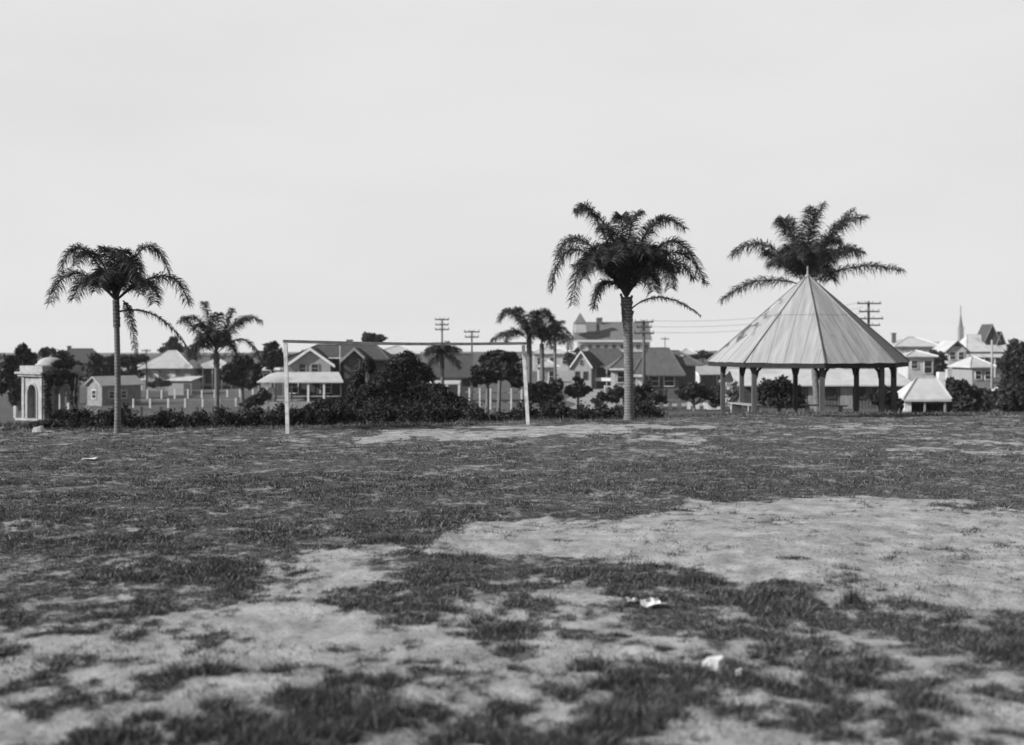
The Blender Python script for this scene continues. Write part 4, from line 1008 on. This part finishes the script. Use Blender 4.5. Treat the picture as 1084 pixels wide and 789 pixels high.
def house_d():
    Y = 150; g, F0, s = hframe(620, Y, 0); root = thing('house', 'small house with bright white gable facing the hill road', 'house', g)
    yaw = -18; F = frame(g, R(yaw)); Z = lambda py: zpy(py, Y, g); h = 1.3
    # front gabled porch
    gw = gable_walls(root, F, -h, h, -2.2, .5, -1, Z(386), Z(371.5), 'grey_wall', 'gable')
    gable_roof(root, F, -h, h, -2.2, 1.5, Z(386), Z(371.5), 'dark_roof', 'white_paint', 'gable_roof', over=.25)
    window(F, gw, -.55, Z(401), .5, .95, -2.2, 'dark_timber'); window(F, gw, .55, Z(401), .5, .95, -2.2, 'dark_timber')
    window(F, gw, 0, Z(386), .4, .6, -2.2, 'grey_timber')
    # main body runs away to the side
    MB().box(F, -1.4, 5.0, .502, 4.5, -1, Z(386)).build('wall', 'brick_wall', root)
    hip_roof(root, F, -1.8, 5.4, .1, 5, Z(385), Z(369.5), 'dark_roof', .1, 3.9)
    MB().box(F, h + .3, 4.8, -1.3, -1.2, Z(403), Z(399.5)).build('verandah_rail', 'white_paint', root)
    vposts(root, F, [h + .35, 3.1, 4.75], -1.1, Z(387), .14, 'grey_timber', -1)
    skillion(root, F, h + .02, 5.2, -1.4, .1, Z(388), Z(385.2), 'dark_roof')
    window(F, root, 3.2, Z(398), .9, 1.0, .5)
house_d()
def house_e():
    Y = 118; g, F, s = hframe(693, Y, 0); root = thing('bungalow', 'wide brick bungalow with tiled hip roof behind the utility pole', 'house', g)
    X = lambda px: (px - 693) * s
    Z = lambda py: zpy(py, Y, g)
    MB().box(F, X(673), X(716), -1.6, 5, -1, Z(396.5)).build('wall', 'brick_wall', root)
    MB().box(F, X(652), X(672.9), .4, 6, -1, Z(391)).build('wing_wall', 'weatherboard', root)
    MB().box(F, X(716.1), X(738), 1, 6, -1, Z(387)).build('wing_wall', 'brick_wall', root)
    hip_roof(root, F, X(667), X(722), -2.3, 6.5, Z(396.5), Z(369), 'tile_roof', X(688), X(711))
    hip_roof(root, F, X(645), X(690), -.2, 6.6, Z(390.8), Z(374), 'tile_roof', X(667), X(688), 'wing_roof')
    hip_roof(root, F, X(704), X(745), .5, 6.7, Z(386.5), Z(372), 'tile_roof', X(707), X(724), 'wing_roof')
    MB().box(F, X(645.3), X(666.8), -.32, -.203, Z(392), Z(390)).build('gutter', 'white_paint', root)
    MB().box(F, X(667.3), X(680), -2.42, -2.303, Z(398.5), Z(396)).build('gutter', 'white_paint', root)
    window(F, root, X(676.5), Z(409), .8, 1.1, -1.6, glass='old_white_paint')
    for p in (690, 706): window(F, root, X(p), Z(408), 1.0, 1.0, -1.6)
    window(F, root, X(658), Z(405), .8, 1.1, .4)
    door(F, root, X(698), .9, 2.0, -1.6)
    chimney(root, F, X(724), 2.4, Z(380), Z(376), .45, 'pale_wall')
house_e()
def house_f():
    Y = 128; g, F0, s = hframe(742, Y, 0); root = thing('cottage', 'cottage with bright white gable end beside the gazebo', 'house', g)
    F = frame(G(757, Y + 1), R(-62)); g = G(757, Y + 1); Z = lambda py: zpy(py, Y, g)
    gable_walls(root, F, -1.35, 1.35, -3.2, 3.4, -1, Z(394.5), Z(387), 'pale_wall')
    gable_roof(root, F, -1.35, 1.35, -3.2, 3.4, Z(394.5), Z(387), 'pale_roof', 'white_paint', over=.3)
    window(F, root, 0, Z(404), .55, .9, -3.2)
    MB().box(F, 1.353, 1.40, -3.1, 3.3, -1, Z(396.5)).build('painted_shade', 'board_wall', root)  # thin dark sheet that paints shade onto the pale side wall
    window(F, root, -.4, Z(406), .9, .9, 1.402, axis='side', sgn=1)
    # low lean-to with posts
    F2 = frame(G(724, Y), 0); g2 = G(724, Y)
    z = zpy(398.5, Y, g2)
    MB().box(F2, -.7, .6, 0, 2, -1, z - .3).build('porch_wall', 'pale_wall', root)
    skillion(root, F2, -.85, .75, -.5, 2.2, z - .1, z + .35, 'pale_roof', 'porch_roof')
    window(F2, root, -.05, z - 1.2, .5, .6, 0)
house_f()
def long_shed():
    Y = 88; g, F, s = hframe(872, Y, 0); root = thing('long_shed', 'long low board shed with white iron roof behind the gazebo', 'shed', g)
    X = lambda px: (px - 872) * s
    Z = lambda py: zpy(py, Y, g)
    MB().box(F, X(848), X(960), 0, 4, -1.2, Z(407.5)).build('wall', 'board_wall', root)
    MB().box(F, X(783), X(847.9), .6, 4, -1.2, Z(407.5)).build('wing_wall', 'dark_wall', root)
    v = MB(); v.prism([F(X(778), -.5, Z(407.5)), F(X(885), -.5, Z(407.5)), F(X(881), 2, Z(391.5)), F(X(778), 2, Z(391.5))], (0, 0, -.1)); v.build('roof', 'pale_roof', root)
    v = MB(); v.prism([F(X(885), -.5, Z(407.5)), F(X(968), -.5, Z(407.5)), F(X(955), 2, Z(391.5)), F(X(881), 2, Z(391.5))], (0, 0, -.1)); o = v.build('roof', 'pale_roof', root)
    v = MB(); v.prism([F(X(778), 2.004, Z(391.5)), F(X(955), 2.004, Z(391.5)), F(X(962), 4.5, Z(406)), F(X(772), 4.5, Z(406))], (0, 0, -.1)); v.build('roof', 'iron_roof', root)
    for p in (862, 896): door(F, root, X(p), .95, 1.9, 0, 'grey_timber')
    for p in (878, 910, 930): window(F, root, X(p), Z(421), .8, .7, 0, 'dark_timber')
long_shed()
def white_house_gap():
    Y = 112; g, F, s = hframe(788, Y, 0); root = thing('cottage', 'little white cottage seen between the first gazebo posts', 'house', g)
    z = zpy(396, Y, g)
    gable_walls(root, F, -1.3, 1.5, 0, 4, -1, z - .9, z, 'pale_wall'); gable_roof(root, F, -1.3, 1.5, 0, 4, z - .9, z, 'iron_roof', 'white_paint', over=.25)
    window(F, root, -.5, z - 2.4, .6, .9, 0); window(F, root, .7, z - 2.4, .6, .9, 0)
white_house_gap()
def tank():
    Y = 120; g = G(891, Y); z0 = zpy(390, Y, g); root = thing('water_tank', 'pale round water tank on a timber stand behind the long shed', 'water tank', g)
    MB().lathe(g + Vector((0, 0, z0 - .4)), [(.62, 0), (.62, .4), (.64, .42), (.62, .45), (.62, 1.2), (.3, 1.38), (.05, 1.42)], 18).build('tank', 'pale_roof', root, True)
    MB().box(frame(g, 0), -.75, .75, -.75, .75, z0 - .55, z0 - .41).build('platform', 'grey_timber', root)
    for i, j in ((-1, -1), (1, -1), (1, 1), (-1, 1)): MB().box(frame(g, 0), i * .6 - .07, i * .6 + .07, j * .6 - .07, j * .6 + .07, -.3, z0 - .553).build('leg', 'grey_timber', root)
tank()
def open_shed():
    Y = 72; g, F, s = hframe(973, Y, 0); root = thing('shed', 'open fronted shed with broad pale roof near the gazebo', 'shed', g)
    Z = lambda py: zpy(py, Y, g)
    X = lambda px: (px - 973) * s
    ro = hip_roof(root, F, X(949), X(999), -1.3, 1.5, Z(422), Z(400.5), 'pale_roof', X(971), X(992))
    MB().box(F, X(951), X(958), -1.15, -.9, -.8, Z(424)).build('post', 'white_paint', root)
    MB().box(F, X(951), X(952.5), -.897, 1.3, -.8, Z(424)).build('wall', 'old_white_paint', root)
    MB().box(F, X(994), X(996), -1.1, 1.3, -.8, Z(424)).build('wall', 'dark_timber', root)
    MB().box(F, X(952.6), X(993.9), 1.2, 1.3, -.8, Z(424)).build('back_wall', 'dark_timber', root)
    for p in (972, 993): MB().box(F, X(p) - .05, X(p) + .05, -1.2, -1.103, -.8, Z(424)).build('post', 'grey_timber', root)
    MB().box(F, X(958.2), X(993), -1.17, -1.105 + .05, Z(426.5), Z(424.2)).build('beam', 'dark_timber', root)
    mb = MB(); mb.box(frame(G(996, Y + 3), 0), -.22, .22, -.22, .22, -.5, zpy(394, Y + 3, G(996, Y + 3)))
    mb.build('chimney', 'white_paint', root)
open_shed()
# hillside houses on the far side of the gazebo
GH = 'pale houses on the hillside'
def hill_house(name, label, px0, px1, Y, ridge, eave, wall_m, roof_m, yaw=0, D=6.0, wins=(), r=(None, None), under=True, chim=None):
    cx = (px0 + px1) / 2; g, F, s = hframe(cx, Y, yaw); root = thing(name, label, 'house', g, GH)
    h = (px1 - px0) / 2 * s; ze, zr = zpy(eave, Y, g), zpy(ridge, Y, g)
    MB().box(F, -h + .45, h - .45, -D / 2 + .45, D / 2 - .45, -1.5, ze - .13).build('wall', wall_m, root)
    hip_roof(root, F, -h, h, -D / 2, D / 2, ze, zr, roof_m, r[0] and -h + r[0] * 2 * h, r[1] and -h + r[1] * 2 * h)
    for fx, w, hh, sill in wins: window(F, root, -h + fx * 2 * h, ze + sill, w, hh, -D / 2 + .45)
    if chim: chimney(root, F, -h + chim[0] * 2 * h, .4, zr - 1.0, zpy(chim[1], Y, g), .6)
    return root, F, h, ze, zr, g
hill_house('house', 'pale roofed house with chimney just past the gazebo roof edge', 940, 990, 195, 357, 366.5, 'pale_wall', 'pale_roof', 0, 7, [(.3, .9, 1.1, -1.9), (.55, .9, 1.1, -1.9), (.8, .9, 1.1, -1.9)], chim=(.14, 352.5))
hill_house('house', 'low white house under the chimneyed pale house', 952, 986, 150, 371, 377, 'pale_wall', 'pale_roof', 0, 5, [(.3, .8, 1.0, -1.6), (.72, 1.0, 1.6, -2.2)])
hill_house('house', 'pale flat looking house with broad white roof on stilts', 1014, 1044, 140, 377, 388, 'grey_wall', 'pale_roof', 5, 6, [(.35, .7, 1.0, -1.5), (.7, .7, 1.0, -1.5)])
def hill_gable(label, px, Y, hw, ridge, eave, wall_m, roof_m, gables, barge='white_paint', yaw=0, L=6):
    g, F, s = hframe(px, Y, yaw); root = thing('house', label, 'house', g, GH); Z = lambda py: zpy(py, Y, g); h = hw * s
    gable_walls(root, F, -h, h, 0, L, -1.5, Z(eave), Z(ridge), wall_m); gable_roof(root, F, -h, h, 0, L, Z(eave), Z(ridge), roof_m, barge, over=.4)
    window(F, root, -h * .45, Z(eave) - 1.5, .8, 1.1, 0); window(F, root, h * .45, Z(eave) - 1.5, .8, 1.1, 0)
    MB().prism([F(-h * .5, -.006, Z(eave) + (Z(ridge) - Z(eave)) * .5 - .2), F(h * .5, -.006, Z(eave) + (Z(ridge) - Z(eave)) * .5 - .2), F(0, -.006, Z(ridge) - .3)], F(0, -.05, 0) - F(0, 0, 0)).build('gable_panel', 'dark_timber', root)
    return root, F, h, Z
hill_gable('pale house with dark pointed gable between two hillside trees', 1013, 170, 10, 361, 370, 'pale_wall', 'pale_roof', 1, 'dark_timber')
def twin_gables():
    Y = 200; g, F, s = hframe(1046, Y, 0); root = thing('house', 'tall pale house with two dark steep gables against the sky', 'house', g, GH); Z = lambda py: zpy(py, Y, g); X = lambda px: (px - 1046) * s
    MB().box(F, X(1026), X(1066), 0, 7, -1.5, Z(372)).build('wall', 'grey_wall', root)
    hip_roof(root, F, X(1022), X(1069), -.5, 7.5, Z(372), Z(354.5), 'pale_roof', X(1032), X(1062))
    for p, w, ri, ea in ((1052.5, 8.5, 343, 357), (1062, 5.5, 351, 360)):
        gable_walls(root, F, X(p - w + 2), X(p + w - 2), 1.0, 4, Z(368), Z(ea), Z(ri), 'dark_timber', 'gable')
        gable_roof(root, F, X(p - w + 2), X(p + w - 2), 1.0, 5, Z(ea), Z(ri), 'dark_roof', 'grey_timber', 'gable_roof', over=.3)
    for p in (1032, 1043, 1056): window(F, root, X(p), Z(382), 1.0, 1.2, 0)
    skillion(root, F, X(1026), X(1060), -1.8, -.003, Z(378), Z(374), 'pale_roof'); vposts(root, F, [X(1027), X(1038), X(1049), X(1059)], -1.6, Z(379), .15, z0=-1.5)
twin_gables()
hill_house('cottage', 'tiny low cottage roof showing above the dark bushes', 1044, 1064, 92, 411, 416, 'pale_wall', 'pale_roof', 0, 2.6, [(.4, .4, .5, -.8)])
hill_house('house', 'pale house at the top of the hill road beyond the thin palms', 562, 606, 215, 367, 374, 'pale_wall', 'pale_roof', 0, 7, [(.2, .9, 1.2, -2), (.5, .9, 1.2, -2), (.8, .9, 1.2, -2)])
hill_house('house', 'white walled house with dark porch below the hilltop house', 566, 592, 165, 381, 388, 'pale_wall', 'iron_roof', 0, 5, [(.3, .8, 1.1, -1.8), (.7, .9, 1.5, -2.2)])
hill_house('house', 'low pale cottage between the round tree and the verandah house', 272, 300, 135, 386.5, 391, 'grey_wall', 'pale_roof', 0, 4, [(.5, .8, 1.0, -1.5)])
hill_house('house', 'far grey roof glimpsed between brick bungalow and gazebo', 716, 738, 200, 369, 375, 'grey_wall', 'iron_roof', 0, 5, [(.5, .8, 1.0, -1.5)])

# thin summer haze over the whole place
def haze():
    m = bpy.data.materials.new('haze'); m.use_nodes = True; nt = m.node_tree; nt.nodes.remove(nt.nodes['Principled BSDF'])
    v = nt.nodes.new('ShaderNodeVolumePrincipled'); v.inputs['Density'].default_value = .00016; v.inputs['Color'].default_value = (.95, .95, .95, 1); v.inputs['Anisotropy'].default_value = .0
    nt.links.new(v.outputs[0], nt.nodes['Material Output'].inputs['Volume'])
    o = MB().box(WORLD, -2700, 2700, -60, 1600, -21, 26).build('haze', m); tag(o, 'thin pale haze lying over the town', 'haze', kind='stuff')
haze()
# church spire on the skyline
def spire():
    Y = 420; g = G(1017, Y); root = thing('church_spire', 'slender far church spire on the skyline', 'church', g); F = frame(g, 0); s = Y / FPX
    z = lambda py: zpy(py, Y, g)
    MB().box(F, -.85, .85, -.85, .85, -1, z(346)).build('tower', 'grey_wall', root)
    MB().lathe(g, [(.8, z(346) + .003), (.1, z(331)), (.05, z(330))], 8).build('spire', 'slate_roof', root)
    MB().bar(g + Vector((0, 0, z(331))), g + Vector((0, 0, z(324))), .25).build('cross', 'wire', root)
    MB().box(F, -8, 8, 1.3, 12, -1, z(362)).build('nave', 'grey_wall', root)
spire()

# ---------------------------------------------------------------- poles and wires
GP = 'timber utility poles with crossarms'
def pole(label, px, Y, top, arms, r=.13, lean=0, m='post_timber'):
    g = G(px, Y, -.2); t = P(px + lean, top, Y); root = thing('utility_pole', label, 'utility pole', g, GP)
    MB().tube([g, g.lerp(t, .5), t], [r, r * .88, r * .72], 8).build('pole', m, root, True)
    for py, w in arms:
        c = P(px + lean, py, Y) - Vector((0, r * .8 + .05, 0)); a = MB().bar(c - Vector((w / 2, 0, 0)), c + Vector((w / 2, 0, 0)), .13, .11).build('crossarm', 'dark_timber', root)
        for i in range(4):
            x = (-.46 + .92 * i / 3) * w
            MB().lathe(c + Vector((x, 0, .066)), [(.02, 0), (.02, .06), (.045, .07), (.05, .12), (.02, .15)], 8).build('insulator', 'dark_timber', a)
    return t
pole('utility pole with three crossarms far behind the huge bush', 468, 120, 337.5, [(338.5, 1.5), (344, 1.4), (349, 1.5)], .12)
pole('utility pole with two crossarms near the flat topped tree', 499.5, 115, 350, [(351.5, 1.6), (357, 1.4)], .11)
tA = pole('tallest utility pole standing in front of the brick bungalow', 681.5, 96, 339, [(341, 1.6), (346.5, 1.3), (353, 1.7)], .16)
tB = pole('utility pole with four crossarms rising behind the gazebo roof', 919.5, 105, 319, [(321.5, 2.2), (330, 1.9), (337.5, 2.6), (344.5, 2.0)], .16)
pole('thin far pole over the bungalow roof', 704, 190, 357, [(359, 1.4)], .10)
pole('bare pale pole in front of the twin gabled house', 1050, 100, 360, [], .13, m='grey_timber')
pole('short thin pole near the pale cottage with pyramid roof', 155, 150, 370, [(371.5, 1.2)], .11)
def wire(label, pts):
    m = MB(); V = []
    for (a, b, sag) in pts:
        V += [a.lerp(b, i / 14) - Vector((0, 0, sag * 4 * (i / 14) * (1 - i / 14))) for i in range(15)]
        m.tube(V, .014, 5); V = []
    tag(m.build('power_line', 'wire'), label, 'power line', 'wires strung between the utility poles')
for dz, lab in ((-.05, 'topmost wire strung from the bungalow pole to the gazebo pole'), (-.55, 'middle wire strung from the bungalow pole to the gazebo pole'), (-1.05, 'lowest wire strung from the bungalow pole to the gazebo pole')):
    wire(lab, [(tA + Vector((.5, -.2, dz)), tB + Vector((-.6, -.2, dz)), .6)])

# ---------------------------------------------------------------- fences
def fence(label, pxs, Y, top, w, m, rails, rail_m, group='post fences in the paddock', rw=.05):
    s = Y / FPX; c = G(sum(pxs) / len(pxs), Y); root = thing('fence', label, 'fence', c, group); T = []
    for px in pxs:
        g = G(px, Y); t = P(px, top + random.uniform(-.6, .6), Y); t.x += random.uniform(-.03, .03)
        MB().bar(g - Vector((0, 0, .2)), t, w * random.uniform(.9, 1.1)).build('post', m, root); T.append((g, t))
    for f in rails:
        r = MB()
        for (g0, t0), (g1, t1) in zip(T, T[1:]): r.bar(g0.lerp(t0, f) + Vector((0, w * .6 + rw, 0)), g1.lerp(t1, f) + Vector((0, w * .6 + rw, 0)), rw, rw * .5)
        r.build('rail', rail_m, root)
fence('farther row of white paddock fence posts near the cottages', [127, 141.5, 156, 171, 185, 199, 213.7, 227, 240.7, 254, 267.5, 281, 295], 139, 412.5, .16, 'white_paint', (.9,), 'grey_wall', rw=.06)
fence('nearer row of white paddock fence posts crossing the grass', [141, 159, 178, 196, 214.5, 232, 249.6, 267.5, 285, 303], 110, 422, .15, 'white_paint', (.85,), 'grey_wall', rw=.055)
fence('low row of dark stumpy posts just past the hedge', [132, 150, 170, 192.6, 209, 225.5, 238, 254, 268, 284], 72, 431, .11, 'dark_timber', (.8,), 'wire', rw=.015)
fence('pale rail fence under the flat topped tree', [486, 497, 508, 519, 530, 541, 552, 563], 92, 411, .11, 'old_white_paint', (.8, .35), 'grey_wall', rw=.09)
fence('white rail fence climbing beside the hill road', [640, 650, 660, 670, 680, 690], 116, 408, .12, 'old_white_paint', (.9, .5), 'old_white_paint', rw=.1)
fence('low white posts lining the street behind the gazebo', [700, 709, 719, 729, 738, 747, 756, 765, 775, 786], 89, 426.5, .28, 'white_paint', (.35,), 'old_white_paint', rw=.1)
o = MB().box(frame(G(755.5, 87), 0), -.5, .5, -.05, .05, -.1, zpy(427, 87, G(755.5, 87))); o = o.build('notice_board', 'white_paint'); tag(o, 'plain white board standing at the street near the gazebo', 'board')
for px, px2, lab in ((514, 520, 'pale stake leaning against the hedge under the flat tree'), (523, 527, 'second leaning stake close to the leaning goalpost')):
    g = G(px2, 37); t = P(px, 431, 36.6)
    tag(MB().bar(g, t, .035).build('stake', 'grey_timber'), lab, 'stake', 'leaning stakes')
# bollard-like marker by the pavilion
g = G(16, 72); tag(MB().bar(g - Vector((0, 0, .1)), P(16, 430, 72), .16).build('marker_post', 'white_paint'), 'short white post standing before the pavilion steps', 'post')

# ---------------------------------------------------------------- light, sky, camera
PHI, EL = R(70), R(29)
to_sun = Vector((-math.sin(PHI) * math.cos(EL), -math.cos(PHI) * math.cos(EL), math.sin(EL)))
sd = bpy.data.lights.new('sun', 'SUN'); sd.energy = 5.0; sd.angle = R(.6); sd.color = (1, 1, 1)
so = bpy.data.objects.new('sun', sd); COL.objects.link(so); so.rotation_euler = to_sun.to_track_quat('Z', 'Y').to_euler()
W = bpy.data.worlds.new('World'); SC.world = W; W.use_nodes = True
nt = W.node_tree; N = nt.nodes; L = nt.links; bg = N['Background']
sky = N.new('ShaderNodeTexSky'); sky.sky_type = 'NISHITA'; sky.sun_disc = False; sky.sun_elevation = EL; sky.sun_rotation = R(180) + PHI
sky.dust_density = 2.0; sky.air_density = 1.0; sky.ozone_density = 1.0
SKYV = 4.4
bw = N.new('ShaderNodeRGBToBW'); L.new(sky.outputs[0], bw.inputs[0])
# bright summer haze low in the sky, the clear sky's own brightness higher up
tc = N.new('ShaderNodeTexCoord'); sx = N.new('ShaderNodeSeparateXYZ'); L.new(tc.outputs['Generated'], sx.inputs[0])
mr = N.new('ShaderNodeMapRange'); mr.interpolation_type = 'SMOOTHSTEP'; mr.inputs['From Min'].default_value = .31; mr.inputs['From Max'].default_value = .52
L.new(sx.outputs['Z'], mr.inputs['Value'])
mn = N.new('ShaderNodeMath'); mn.operation = 'MINIMUM'; mn.inputs[1].default_value = 1.5; L.new(bw.outputs[0], mn.inputs[0])
cl = N.new('ShaderNodeTexNoise'); cl.inputs['Scale'].default_value = 2.2; cl.inputs['Detail'].default_value = 5
mpg = N.new('ShaderNodeMapping'); mpg.inputs['Scale'].default_value = (1, 1, 4); L.new(tc.outputs['Generated'], mpg.inputs[0]); L.new(mpg.outputs[0], cl.inputs['Vector'])
hz = N.new('ShaderNodeMapRange'); hz.inputs['From Min'].default_value = .25; hz.inputs['From Max'].default_value = .75; hz.inputs['To Min'].default_value = SKYV * .94; hz.inputs['To Max'].default_value = SKYV * 1.05
L.new(cl.outputs['Fac'], hz.inputs['Value'])
mx = N.new('ShaderNodeMix'); L.new(mr.outputs['Result'], mx.inputs[0]); L.new(hz.outputs['Result'], mx.inputs[2]); L.new(mn.outputs[0], mx.inputs[3])
L.new(mx.outputs[0], bg.inputs['Color']); bg.inputs['Strength'].default_value = .12
cd = bpy.data.cameras.new('camera'); co = bpy.data.objects.new('camera', cd); COL.objects.link(co)
co.location = (0, 0, EYE); co.rotation_euler = (R(90), 0, 0)
cd.sensor_width = 36; cd.lens = 36 * FPX / 1084; cd.shift_y = -(394.5 - HY) / 1084; cd.clip_end = 6000; cd.clip_start = .1
cd.dof.use_dof = True; cd.dof.focus_distance = 22; cd.dof.aperture_fstop = .92
SC.camera = co
SC.view_settings.view_transform = 'Standard'; SC.view_settings.look = 'None'; SC.view_settings.gamma = 1; SC.view_settings.exposure = 0.55
